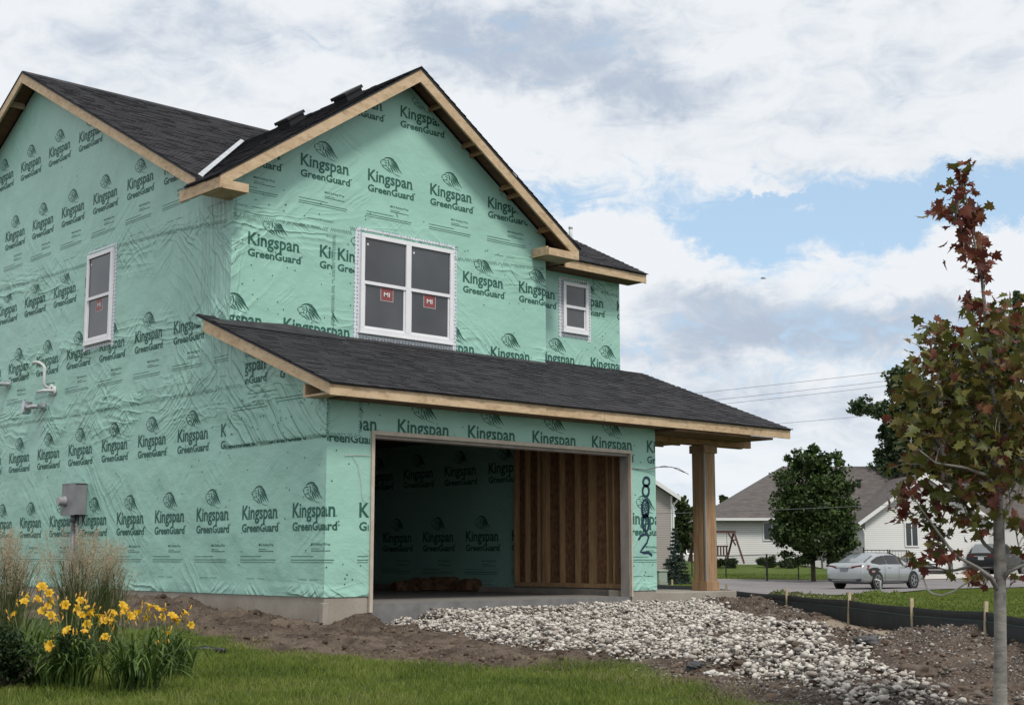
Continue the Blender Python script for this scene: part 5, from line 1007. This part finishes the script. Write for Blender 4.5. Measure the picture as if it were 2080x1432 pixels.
# ramp and railing by the side door
f4 = fr(77., 1630); k4 = 77/F_PX; DECK = mat('grey_deck', (.085, .082, .085), (.12, .115, .12), 4., .8); zt_ = zat(1127, 77)
mb = MB(); mb.prism([f4(0, 0, zt_-.26), f4((1690-1630)*k4, 0, zt_-.26), f4((1718-1630)*k4, 0, zat(1152, 77)), f4((1722-1630)*k4, 0, zat(1147, 77)), f4((1690-1630)*k4, 0, zt_), f4(0, 0, zt_)], tuple(np.array(f4(0, 1.4, 0))-np.array(f4(0, 0, 0))))
for a in (.1, .9, 1.65): wbox(mb, f4, a, a+.1, .05, .15, -.1, zt_-.26)
mb.build('ramp', DECK, NH); mb = MB()
for i in range(21): a = .3+i*.10; wbox(mb, f4, a, a+.025, .02, .045, zt_, zt_+.62)
wbox(mb, f4, .25, 2.4, .0, .06, zt_+.62, zt_+.67); wbox(mb, f4, 2.36, 2.44, -.02, .06, zt_-.4, zt_+.70); mb.build('railing', BLACKP, NH)
mb = MB(); mb.tube([f1((1764-1460)*k1, 2.4, zr1-1.5), f1((1764-1460)*k1, 2.4, zr1-.98)], .12, 8); mb.disc(f1((1764-1460)*k1, 2.4, zr1-1.0), (0, 0, 1), .22, .08, 10); mb.build('roof_vent', BLACKP, RF_)
# grey sided neighbour just visible past the garage
f5 = fr(72., 1363); k5 = 72/F_PX; wg = 9.; zeg = zat(1008, 72); G5 = thing('grey_house', f5(-4, 0, -.4), 'grey sided house corner seen between the unfinished garage and column', 'house')
mb = MB(); mb.prism([f5(-wg, 0, -.8), f5(0, 0, -.8), f5(0, 0, zeg), f5(-wg/2, 0, zeg+wg/2*.66), f5(-wg, 0, zeg)], tuple(np.array(f5(0, 8, 0))-np.array(f5(0, 0, 0)))); mb.build('wall', SIDG, G5)
mb = MB(); dd_ = np.array(f5(0, 9, 0))-np.array(f5(0, 0, 0))
for e in (.42, -wg-.42): mb.prism([f5(e, -.4, zeg-.22), f5(e, -.4, zeg-.05), f5(-wg/2, -.4, zeg+wg/2*.66+.25), f5(-wg/2, -.4, zeg+wg/2*.66+.08)], dd_)
mb.build('roof', ROOFB, G5); mb = MB()
for e in (.43, -wg-.43): mb.prism([f5(e, -.42, zeg-.27), f5(e, -.42, zeg-.04), f5(-wg/2, -.42, zeg+wg/2*.66+.26), f5(-wg/2, -.42, zeg+wg/2*.66+.04)], tuple(-FH*.03))
mb.build_each('rake_trim', WHITE, G5); mb = MB(); wbox(mb, f5, -.06, .03, -.03, .06, -.7, zeg); mb.build('corner_trim', WHITE, G5); mb = MB(); mb.tube([f5(.30, -.3, zeg-.2), f5(.08, -.08, zeg-.5), f5(.07, -.06, zeg-1.), f5(.07, -.06, -.5)], .05, 8); mb.build('downspout', WHITE, G5)
# ------------------------------------------------------------------ black wire fence with gate
FD = 66.5
PF = thing('wire_fence', tuple(at(1557, 1172, FD)), 'black chain link fence with thin posts across the lawn by the white house', 'fence')
posts = [(1405, 1128, 70), (1474, 1129, 68.5), (1557, 1126, 65), (1621, 1128, 66.5), (1683, 1127, 67.5), (1754, 1113, 70)]
tops = []
for px_, py_, D in posts:
    t_ = at(px_, py_, D); tops.append(t_); mb = MB(); mb.tube([(t_[0], t_[1], gz(t_[0], t_[1])-.1), tuple(t_)], .045 if px_ == 1557 else .03, 8); mb.disc(tuple(t_), (0, 0, 1), .05, .03, 8); mb.build('post', BLACKP, PF)
mb = MB()
for a, b in zip(tops[:-1], tops[1:]): mb.tube([tuple(a), tuple(np.array([b[0], b[1], min(b[2], a[2]+.1)]))], .018, 6)
mb.build('rail', BLACKP, PF)
WIRE = mat('fence_wire', (.03, .03, .03), rough=.5); mb = MB()
for a, b in zip(tops[:-1], tops[1:]):
    d = np.linalg.norm(b-a); hgt_ = 1.1; zb_ = (gz(a[0], a[1]), gz(b[0], b[1]))
    for k in range(int(d/.12)+8):
        for sg in (1, -1):
            t0 = k*.12/d; t1 = t0+sg*hgt_/d; A0 = a+(b-a)*t0; lo = max(0, min(1, t1)); 
            if t0 > 1: continue
            fz = abs(lo-t0)*d/hgt_; B0 = a+(b-a)*lo; B0 = np.array([B0[0], B0[1], A0[2]-hgt_*fz]); mb.tube([tuple(A0), tuple(B0)], .0022, 3, cap=False)
mb.build('chain_link', WIRE, PF)
g0, g1 = at(1754, 1117, 70), at(1842, 1119, 70.5); GT = MB()
def pin(a, b, t): return tuple(a+(b-a)*t)
for t in (0.0, .56, .6, 1.0): p = pin(g0, g1, t); GT.tube([(p[0], p[1], gz(p[0], p[1])-.05), (p[0], p[1], p[2]+.06)], .035, 8)
for t0, t1 in ((0, .56), (.6, 1.0)):
    for dz_ in (0, -.9): a, b = pin(g0, g1, t0), pin(g0, g1, t1); GT.tube([(a[0], a[1], a[2]+dz_), (b[0], b[1], b[2]+dz_+.02)], .025, 6)
    for k in range(1, 6): p = pin(g0, g1, t0+(t1-t0)*k/6); GT.tube([(p[0], p[1], p[2]), (p[0], p[1], p[2]-.9)], .008, 5)
GT.build('gate', BLACKP, PF)
b = at(1822, 1150, 72.5); b[2] = gz(b[0], b[1]); mb = MB(); lumpy_ = [(b[0]+RH[0]*a, b[1]+RH[1]*a, b[2]+.55) for a in np.linspace(-.9, .9, 9)]
mb.prism([tuple(np.array([b[0], b[1], b[2]])+RH*a+np.array([0, 0, z_])) for a, z_ in ((-.95, 0), (-.95, .7), (-.8, .92), (-.2, 1.0), (.5, .98), (.9, .75), (.95, 0))], tuple(FH*.8)); o = mb.build('covered_grill', mat('grey_cover', (.17, .165, .17), (.12, .12, .12), 3., .8, .04, 4.), bevel=.06); tag(o, 'grey fabric covered grill behind the black gate of the white house', 'grill')
# ------------------------------------------------------------------ garden swing
f6 = fr(75., 1490); k6 = 75/F_PX; SWM = mat('dark_red_wood', (.085, .032, .026), (.055, .022, .018), 5., .7); zgs = zat(1143, 75); zts = zat(1079, 75)
SW = thing('garden_swing', f6(-.8, .6, zgs), 'dark red wooden garden swing on A-frame legs beside the white house', 'swing')
for a in (0, -2.1):
    mb = MB(); mb.beam(f6(a, .45, zts), f6(a+.45, 0, zgs), .10, .07, tuple(FH)); mb.beam(f6(a, .45, zts), f6(a-.35, .9, zgs+.15), .10, .07, tuple(FH)); mb.beam(f6(a-.33, .4, zts-.05), f6(a+.08, .4, zts-.75), .08, .05, tuple(FH)); mb.beam(f6(a+.12, .42, zts-.45), f6(a-.2, .42, zts-.45), .07, .05, tuple(FH)); mb.build('a_frame', SWM, SW)
mb = MB(); mb.beam(f6(-2.2, .45, zts+.05), f6(.1, .45, zts+.05), .10, .12); mb.build('beam', SWM, SW)
mb = MB()
for i in range(5): wbox(mb, f6, -1.75, -.35, .2+i*.1, .28+i*.1, zgs+.42, zgs+.46)
mb.build('seat', SWM, SW); mb = MB()
for i in range(9): wbox(mb, f6, -1.7+i*.16, -1.62+i*.16, .68, .71, zgs+.46, zgs+.95)
wbox(mb, f6, -1.75, -.3, .67, .72, zgs+.90, zgs+.98); mb.build('backrest', SWM, SW); mb = MB()
for a in (-1.72, -.4): mb.tube([f6(a, .45, zts), f6(a, .25, zgs+.46)], .012, 5)
mb.build('chain', BLACKP, SW)
# ------------------------------------------------------------------ trees and shrubs beyond
DG1 = island_mat('dark_maple_leaf', [(.012, .026, .006), (.026, .050, .011), (.046, .080, .018), (.075, .115, .026)], .6, trans=.15, noise_s=1.2)
DG2 = island_mat('poplar_leaf', [(.020, .036, .016), (.040, .066, .028), (.066, .102, .042), (.11, .15, .065)], .5, trans=.2, noise_s=.7)
DG3 = island_mat('spruce_needle', [(.016, .030, .022), (.030, .052, .040), (.050, .078, .062)], .7, noise_s=2.); DG4 = island_mat('pine_needle', [(.020, .036, .012), (.040, .062, .018), (.065, .095, .028)], .7, trans=.15, noise_s=1.)
def cl_px(lst, D, dd_=1.0): return [(at(x_, y_, D+d_), (rx*D/F_PX, rx*D/F_PX*dd_, ry*D/F_PX)) for x_, y_, rx, ry, d_ in lst]
b = at(1652, 1168, 64.5); b[2] = gz(b[0], b[1])
bgtree(tuple(b), 'round crowned dark green tree on the lawn before the white house', cl_px([(1650, 935, 38, 30, 0), (1640, 975, 62, 40, 0), (1680, 985, 52, 40, 0), (1610, 1030, 50, 45, -.3), (1660, 1030, 70, 50, -.5), (1700, 1040, 42, 45, 0), (1600, 1080, 42, 35, 0), (1650, 1085, 75, 45, -.4), (1705, 1090, 38, 38, .2), (1625, 1122, 40, 24, 0), (1685, 1125, 42, 24, 0), (1650, 908, 18, 18, 0), (1615, 935, 22, 20, 0), (1690, 940, 28, 24, 0)], 64.5), 21000, .20, DG1, .11, float(at(1652, 960, 64.5)[2]), [at(1610, 1040, 64.5), at(1700, 1040, 64.5), at(1630, 980, 64.5), at(1680, 1090, 64)], 51, clump=(.26, .5), kk=90)
b = at(1925, 1150, 79.); b[2] = gz(b[0], b[1])
bgtree(tuple(b), 'tall loose poplar rising behind the white house and young maple', cl_px([(1832, 772, 34, 26, 0), (1850, 800, 46, 36, 0), (1762, 828, 38, 18, 0), (1800, 832, 40, 22, 0), (1858, 850, 50, 34, 0), (1800, 880, 26, 22, 0), (1842, 900, 52, 34, 0), (1800, 925, 30, 20, 0), (1822, 958, 46, 30, 0), (1878, 945, 50, 40, 0), (1840, 1002, 40, 22, 0), (1900, 1010, 60, 40, 0), (1920, 870, 60, 60, 0), (1960, 790, 70, 60, 0), (2030, 720, 60, 50, 0), (2068, 620, 20, 24, 0), (2085, 680, 40, 50, 0), (2040, 850, 70, 70, 0), (1960, 950, 70, 60, 0), (2060, 980, 60, 60, 0), (1905, 1070, 42, 34, -3), (1950, 1060, 50, 40, -2), (2040, 1060, 50, 40, 0)], 84.), 64000, .25, DG2, .22, float(at(1950, 720, 84)[2]), [at(1842, 800, 84), at(1790, 850, 84), at(1840, 950, 84), at(2040, 720, 84), at(1900, 1000, 84), at(2040, 900, 84)], 61, up=.2, clump=(.22, .55), kk=220)
def conifer(loc, h, r, label, m, n, seed, group=None, name='spruce', size=.12):
    T = thing(name, loc, label, 'tree', group); r_ = np.random.default_rng(seed); mb = MB(); mb.tube([(loc[0], loc[1], loc[2]-.2), (loc[0], loc[1], loc[2]+h*.97)], [r*.09, .01], 8); P = []
    tiers = 15
    for k in range(tiers):
        z = h*(.05+.9*k/(tiers-1)); R_ = r*(1-k/(tiers-.4))*r_.uniform(.85, 1.1)+.03; nb = max(5, int(14*(1-k/tiers)))
        for j in range(nb):
            a = r_.uniform(0, 6.283); rr = R_*r_.uniform(.75, 1.08); e = np.array([loc[0]+math.cos(a)*rr, loc[1]+math.sin(a)*rr, loc[2]+z-.16*rr]); s0 = np.array([loc[0], loc[1], loc[2]+z]); mb.tube([tuple(s0), tuple(e)], [.02, .004], 4, cap=False)
            q = int(n/(tiers*8)); t = r_.random(q)**.6; P.append(s0+(e-s0)*t[:, None]+r_.normal(size=(q, 3))*np.array([.05, .05, .035])*(.5+rr))
    mb.build('trunk', BARKD, T); leaves('crown', np.concatenate(P), size, m, T, seed, up=.5, shape=[(-.5, 0), (0, -.14), (.5, 0), (0, .14)]); return T
b = at(1372, 1176, 63.); b[2] = gz(b[0], b[1]); conifer(tuple(b), 115*63/F_PX, 34*63/F_PX, 'small blue green spruce on the lawn left of the porch column', DG3, 9000, 71)
for i, (px_, py_, rx, ry, D, lb) in enumerate(((1384, 1062, 26, 52, 100, 'pointed dark pine behind the grey house corner'), (1404, 1072, 22, 42, 104, 'lower green tree beside the pine behind the porch column'), (1350, 1080, 20, 30, 98, 'low green tree partly hidden by the grey house'), (1470, 1030, 14, 22, 118, 'treetop just above the roof slope right of the porch column'), (1500, 1020, 16, 16, 120, 'pale green treetop peeping over the white house roof'))):
    b = at(px_, 1136, D); b[2] = gz(b[0], b[1]); w_ = D/F_PX
    bgtree(tuple(b), lb, [((*at(px_, py_+ry*.3, D)[:2], float(at(px_, py_+ry*.35, D)[2])), (rx*w_, rx*w_, ry*.7*w_)), ((*at(px_, py_-ry*.5, D)[:2], float(at(px_, py_-ry*.5, D)[2])), (rx*.6*w_, rx*.6*w_, ry*.5*w_))], 3500, .32, DG4, .14, float(at(px_, py_-ry*.4, D)[2]), [], 80+i, 'trees behind the neighbouring houses', 'pine_tree' if i == 0 else 'leafy_tree')
for px_, py_, rx, ry, lb in ((1560, 1138, 18, 11, 'rounded dark shrub below the window of the white house'), (1602, 1137, 20, 11, 'dark shrub against the white house beside the ramp'), (1484, 1137, 20, 10, 'low dark shrub in front of the garden swing')):
    D = 76.; b = at(px_, 1143, D); b[2] = gz(b[0], b[1]); T = thing('shrub', b, lb, 'shrub', 'shrubs along the white house'); r_ = np.random.default_rng(px_); w_ = D/F_PX; mb = MB()
    cc = [(np.array([b[0], b[1], b[2]+ry*w_])+np.array([r_.normal()*rx*w_*.45, r_.normal()*.25, r_.normal()*ry*w_*.4]), (rx*w_*.4, rx*w_*.4, ry*w_*.6), 170) for i in range(10)]
    for c in cc: mb.tube([tuple(b), tuple(c[0])], [.02, .008], 5)
    mb.build('stem', BARKD, T); leaves('foliage', blobpts(cc, r_, .3), .12, DG1, T, px_, up=.5)
# ------------------------------------------------------------------ cars
CARL = mat('car_glass_painted_sky', (.16, .18, .19), (.20, .22, .23), .8, .05, spec=1.); CARG = mat('car_glass', (.012, .013, .014), (.02, .021, .022), .8, .08, spec=.35); TYRE = mat('tyre_rubber', (.016, .016, .017), rough=.8); RIM = mat('alloy_rim', (.30, .30, .31), rough=.35, metal=.6); LAMPR = mat('red_lamp', (.16, .010, .012), (.09, .006, .008), 9., .2); LAMPW = mat('clear_lamp', (.55, .56, .58), rough=.15); BLK = mat('black_plastic', (.014, .014, .015), rough=.6); CHROME = mat('chrome', (.6, .6, .6), rough=.2, metal=.9)  # first glass, for rear windows: sky reflection painted in as a paler base colour
def car(loc, heading, label, paint, group, suv=False, damage=False, plate=(.18, .19, .21)):
    """heading = direction of the nose, radians from +X; local x forward, y left"""
    T = thing('parked_car', loc, label, 'car', group, heading); Lh, Wd, Ht = 2.43, .92, 1.47
    if suv: Lh, Wd, Ht = 2.3, .93, 1.68
    k = Ht/1.47
    st = [(-2.43, .72, .36, .70), (-2.41, .80, .30, .84), (-2.33, .86, .25, 1.0), (-2.15, .895, .22, 1.055), (-1.85, .91, .2, 1.07), (-1.45, .92, .19, 1.04), (-.9, .92, .18, 1.00), (-.2, .92, .18, .985), (.5, .92, .18, .98), (1.05, .915, .18, .975), (1.5, .905, .19, .93), (1.9, .885, .2, .86), (2.2, .83, .21, .76), (2.36, .74, .24, .66), (2.43, .58, .30, .56)]
    def sec(x, w_, zb, zt): return [(x*Lh/2.43, sy*w_*a*Wd/.92, z*k) for sy, seq in ((1, [(0, zb), (.86, zb), (.97, zb+.10), (1.0, zb+.28), (.995, zt-.18), (.95, zt-.04), (.80, zt+.005), (0, zt+.02)]), (-1, [(.80, zt+.005), (.95, zt-.04), (.995, zt-.18), (1.0, zb+.28), (.97, zb+.10), (.86, zb)])) for a, z in seq]
    mb = MB(); S_ = [sec(*s_) for s_ in st]; m_ = len(S_[0]); vs = [p for s_ in S_ for p in s_]
    fs = [(i*m_+j, (i+1)*m_+j, (i+1)*m_+(j+1) % m_, i*m_+(j+1) % m_) for i in range(len(S_)-1) for j in range(m_)]+[tuple(range(m_)), tuple(range((len(S_)-1)*m_, len(S_)*m_))[::-1]]
    mb.add(vs, fs)
    rf = [(-1.95, 1.04, .70, .80), (-1.55, 1.20, .66, .84), (-1.05, 1.38, .61, .86), (-.55, 1.455, .59, .86), (0.0, 1.47, .59, .86), (.35, 1.44, .59, .86), (.75, 1.32, .61, .86), (1.10, 1.15, .66, .85), (1.38, .97, .74, .83)]
    if suv: rf = [(-2.25, 1.0, .72, .80), (-2.1, 1.25, .66, .84), (-1.85, 1.43, .61, .86), (-1.2, 1.47, .60, .86), (-.3, 1.47, .60, .86), (.25, 1.45, .60, .86), (.75, 1.30, .62, .86), (1.10, 1.12, .67, .85), (1.30, .97, .74, .83)]
    def rsec(x, zt, wt, wb): return [(x*Lh/2.43, s_*a, z*k) for s_, seq in ((1, [(wb, .93), (wb-.015, .97), (wb+(wt-wb)*.9, max(zt-.07, .975)), (wt*.84, zt-.005), (0, zt+.01)]), (-1, [(wt*.84, zt-.005), (wb+(wt-wb)*.9, max(zt-.07, .975)), (wb-.015, .97), (wb, .93)])) for a, z in seq]
    R_ = [rsec(*r__) for r__ in rf]; n_ = len(R_[0]); vs = [p for r__ in R_ for p in r__]
    fs = [(i*n_+j, i*n_+j+1, (i+1)*n_+j+1, (i+1)*n_+j) for i in range(len(R_)-1) for j in range(n_-1)]+[tuple(range(n_)), tuple(range((len(R_)-1)*n_, len(R_)*n_))[::-1]]
    mb.add(vs, fs); mb.v = [tuple(v) for v in mb.v]; body = MB.build_local(mb, 'body', paint, T)
    nz = len(R_)
    def pane(name, quads_, push):
        g = MB()
        for q in quads_: g.add([tuple(Vector(p)+Vector(push)) for p in q], [(0, 1, 2, 3)])
        return MB.build_local(g, name, CARL if name == 'rear_window' else CARG, T)
    def lerp(a, b, t): return tuple(Vector(a).lerp(Vector(b), t))
    pane('rear_window', [(lerp(R_[0][3+j], R_[1][3+j], .45), lerp(R_[0][4+j], R_[1][4+j], .45), lerp(R_[2][4+j], R_[1][4+j], .15), lerp(R_[2][3+j], R_[1][3+j], .15)) for j in (0, 1)][:0]+[(R_[i][3+j], R_[i][4+j], R_[i+1][4+j], R_[i+1][3+j]) for i in (0, 1) for j in (0, 1)], (-.012, 0, .012))
    pane('windshield', [(R_[i][3+j], R_[i][4+j], R_[i+1][4+j], R_[i+1][3+j]) for i in range(nz-4, nz-1) for j in (0, 1)], (.012, 0, .012))
    for sg, (j0, j1) in ((1, (1, 2)), (-1, (7, 6))):
        for lo, hi in (((1, 3), (3, nz-3)) if not suv else ((1, 4), (4, nz-3))):
            q = []
            for i in range(lo, hi):
                def pt(ii, t): return lerp(R_[ii][j0], R_[ii][j1], t)
                q.append((pt(i, .06), pt(i+1, .06), pt(i+1, .9), pt(i, .9)))
            if lo > 1: q[0] = (lerp(q[0][0], q[0][1], .12), q[0][1], q[0][2], lerp(q[0][3], q[0][2], .12))
            pane('side_window', q, (0, sg*.012, .004))
        mr = MB(); mr.tube([(.95, sg*.86, .98*k), (.93, sg*1.0, 1.01*k)], [.05, .09], 8); MB.build_local(mr, 'mirror', paint, T)
        for hx in (-.55, .40): h_ = MB(); h_.box((hx, sg*.915-.012, .84*k), (hx+.2, sg*.915+.025, .875*k)); MB.build_local(h_, 'door_handle', CHROME, T)
        sm = MB(); sm.box((-1.05, sg*.918-.01, .28*k), (1.1, sg*.918+.008, .30*k)); MB.build_local(sm, 'sill_trim', BLK, T)
        for xx in (-.86, .22, 1.16):
            sm = MB(); sm.add([(xx, sg*.928, .34*k), (xx+.014, sg*.928, .34*k), (xx+.014+.03, sg*.925, .80*k), (xx+.03, sg*.925, .80*k), (xx+.034, sg*.905, .95*k), (xx+.048, sg*.905, .95*k)], [(0, 1, 2, 3), (3, 2, 5, 4)]); MB.build_local(sm, 'door_seam', BLK, T)
        tl = MB(); x0_ = -2.40*Lh/2.43
        tl.add([(x0_-.02, sg*.33, .83*k), (x0_-.02, sg*.33, .90*k), (x0_+.035, sg*.76, .96*k), (x0_+.045, sg*.78, .75*k), (-1.95*Lh/2.43, sg*.93, .95*k), (-2.1*Lh/2.43, sg*.925, .79*k)], [(0, 1, 2, 3), (3, 2, 4, 5)]); MB.build_local(tl, 'taillight', LAMPR, T)
        hl = MB(); hl.add([(2.40, sg*.42, .60*k), (2.36, sg*.44, .68*k), (2.24, sg*.76, .72*k), (2.27, sg*.76, .62*k), (1.98, sg*.895, .76*k), (2.06, sg*.88, .68*k)], [(0, 1, 2, 3), (3, 2, 4, 5)]); hl.v = [(a*Lh/2.43+.02, b_*1.01, c) for a, b_, c in hl.v]; MB.build_local(hl, 'headlight', LAMPW, T)
        for xx in (-1.40, 1.38):
            a_ = MB(); a_.disc((xx, sg*.80, .335), (0, sg, 0), .385, .128, 28); MB.build_local(a_, 'wheel_arch', BLK, T)
            wh = MB(); wh.tube([(xx, sg*.72, .325), (xx, sg*.735, .325), (xx, sg*.915, .325), (xx, sg*.935, .325)], [.27, .325, .325, .28], 28); W = MB.build_local(wh, 'wheel', TYRE, T, True)
            ri = MB(); ri.disc((xx, sg*.93, .325), (0, sg, 0), .045, .012, 12)
            for s5 in range(5):
                t = s5*2*math.pi/5; ri.beam((xx, sg*.938, .325), (xx+math.cos(t)*.235, sg*.938, .325+math.sin(t)*.235), .055, .012, (0, sg, 0))
            ri.add([(xx+math.cos(t)*r__, sg*.937, .325+math.sin(t)*r__) for r__ in (.215, .245) for t in np.linspace(0, 2*math.pi, 24, endpoint=False)], [(i, (i+1) % 24, 24+(i+1) % 24, 24+i) for i in range(24)]); MB.build_local(ri, 'rim', RIM, W)
    bp = MB(); xb = -2.44*Lh/2.43
    bp.prism([(xb-.005, -.72, .30*k), (xb-.005, .72, .30*k), (xb+.02, .78, .42*k), (xb+.02, -.78, .42*k)], (.06, 0, 0)); MB.build_local(bp, 'bumper_insert', BLK, T)
    bs_ = MB(); bs_.box((xb-.015, -.55, .335*k), (xb-.004, .55, .352*k)); MB.build_local(bs_, 'bumper_trim', CHROME, T)
    lp = MB(); lp.box((xb-.02, -.16, .70*k), (xb+.02, .16, .84*k)); MB.build_local(lp, 'licence_plate', mat('plate_%d' % int(plate[0]*100), plate, rough=.5), T)
    ct_ = MB(); ct_.box((xb-.012, -.36, .855*k), (xb+.03, .36, .88*k)); MB.build_local(ct_, 'boot_trim', CHROME, T)
    gr_ = MB(); xf = 2.44*Lh/2.43; gr_.box((xf-.10, -.42, .55*k), (xf-.0, .42, .60*k)); gr_.box((xf-.06, -.58, .30*k), (xf+.005, .58, .42*k)); MB.build_local(gr_, 'grille', BLK, T)
    fp_ = MB(); fp_.box((xf-.0, -.16, .44*k), (xf+.012, .16, .52*k)); MB.build_local(fp_, 'licence_plate', mat('plate_20', (.2, .2, .2), rough=.5), T)
    if damage:
        d_ = MB(); d_.add([(-2.05, -.932, .80), (-1.98, -.938, .62), (-1.80, -.938, .52), (-1.66, -.942, .60), (-1.55, -.944, .70), (-1.30, -.944, .74), (-1.18, -.942, .78), (-1.45, -.940, .86), (-1.75, -.938, .86)], [tuple(range(9))]); Q = MB.build_local(d_, 'torn_panel', BLK, T)
        d_ = MB(); d_.add([(-1.86, -.945, .67), (-1.64, -.950, .67), (-1.64, -.950, .74), (-1.86, -.945, .74)], [(0, 1, 2, 3)]); MB.build_local(d_, 'sticker', mat('pale_red_mark', (.42, .22, .20), rough=.6), Q)
    return T
def build_local(mb, name, m, parent, smooth=False):
    me = bpy.data.meshes.new(name); me.from_pydata([tuple(v) for v in mb.v], [], mb.f); me.materials.append(m); me.update()
    bm = bmesh.new(); bm.from_mesh(me); bmesh.ops.recalc_face_normals(bm, faces=bm.faces); bm.to_mesh(me); bm.free()
    o = bpy.data.objects.new(name, me); COL.objects.link(o); o.parent = parent
    if name == 'body':
        me.polygons.foreach_set('use_smooth', [True]*len(me.polygons)); sub = o.modifiers.new('smooth', 'SUBSURF'); sub.levels = 1; sub.render_levels = 2
    elif smooth:
        me.polygons.foreach_set('use_smooth', [True]*len(me.polygons))
    return o
MB.build_local = staticmethod(build_local)
def carpaint(name, c, metal): 
    m = mat(name, c, tuple(v*.95 for v in c), 2., .25, metal=metal); m.node_tree.nodes['Principled BSDF'].inputs['Coat Weight'].default_value = .6; return m
SILVER = carpaint('silver_paint', (.40, .42, .43), .55); WHITEP = carpaint('white_paint', (.74, .74, .74), 0.); BLACKC = carpaint('black_car_paint', (.010, .011, .013), 0.); BLACKC.node_tree.nodes['Principled BSDF'].inputs['Coat Weight'].default_value = .15; BLACKC.node_tree.nodes['Principled BSDF'].inputs['Specular IOR Level'].default_value = .3
def place(px_, py_, D, th): b = at(px_, py_, D); return (b[0], b[1], gz(b[0], b[1])+.055), math.atan2(FH[1]*math.cos(th)+RH[1]*math.sin(th), FH[0]*math.cos(th)+RH[0]*math.sin(th))
l_, h_ = place(1781, 1195, 56.6, rad(46)); car(l_, h_, 'silver sedan with torn black rear quarter panel parked on the asphalt driveway', SILVER, 'cars parked at the white house', damage=True)
l_, h_ = place(2026, 1160, 76., rad(40)); car(l_, h_, 'black suv seen from behind on the concrete apron at the right', BLACKC, 'cars parked at the white house', suv=True, plate=(.42, .44, .44))
l_, h_ = place(1912, 1160, 76.5, rad(212)); car(l_, h_, 'white sedan facing the viewer behind the red leaves of the young maple', WHITEP, 'cars parked at the white house')
l_, h_ = place(1402, 1140, 108., rad(80)); car(l_, h_, 'white car far off between the spruce and the porch column', WHITEP, 'cars parked at the white house')
# ------------------------------------------------------------------ power lines and a bird
CABLE = mat('power_cable', (.10, .10, .11), rough=.6)
for (x0_, y0_, x1_, y1_, D, rr), lb in zip(((1150, 826, 2300, 694, 110, .022), (1150, 843, 2300, 713, 110, .022), (1150, 853, 2300, 723, 110, .022), (1150, 893, 2300, 794, 105, .02), (1150, 1047, 2300, 994, 60, .016)), ('highest power cable crossing the sky right of the roof', 'second power cable from the top of the three close ones', 'third power cable from the top, lowest of the close three', 'separate power cable crossing below the three close ones', 'low dark cable crossing in front of the white house roof')):
    a, b = at(x0_, y0_, D), at(x1_, y1_, D); mb = MB(); mb.tube([tuple(a+(b-a)*t-np.array([0, 0, 1.2*4*t*(1-t)*.15])) for t in np.linspace(0, 1, 24)], rr*.65, 6); tag(mb.build('power_cable', CABLE, smooth=True), lb, 'cable', 'overhead cables')
p = at(1550, 566, 70); mb = MB(); s_ = .26
def bp_(a, z_, d=0): return tuple(p+RH*a*s_+np.array([0, 0, z_*s_])+FH*d*s_)
mb.tube([bp_(-.5, .02), bp_(-.3, .06), bp_(0, .08), bp_(.3, .04), bp_(.55, 0)], [.01, .03, .04, .03, .008], 8)
mb.add([bp_(-.15, .1, 0), bp_(.25, .08, 0), bp_(.3, .3, .8), bp_(.1, .34, .9), bp_(.35, -.25, -.9), bp_(.55, -.2, -.85)], [(0, 1, 2, 3), (1, 0, 4, 5)]); o = mb.build('bird', mat('dark_feather', (.03, .03, .032), rough=.8)); tag(o, 'small dark bird flying in the open sky', 'bird')
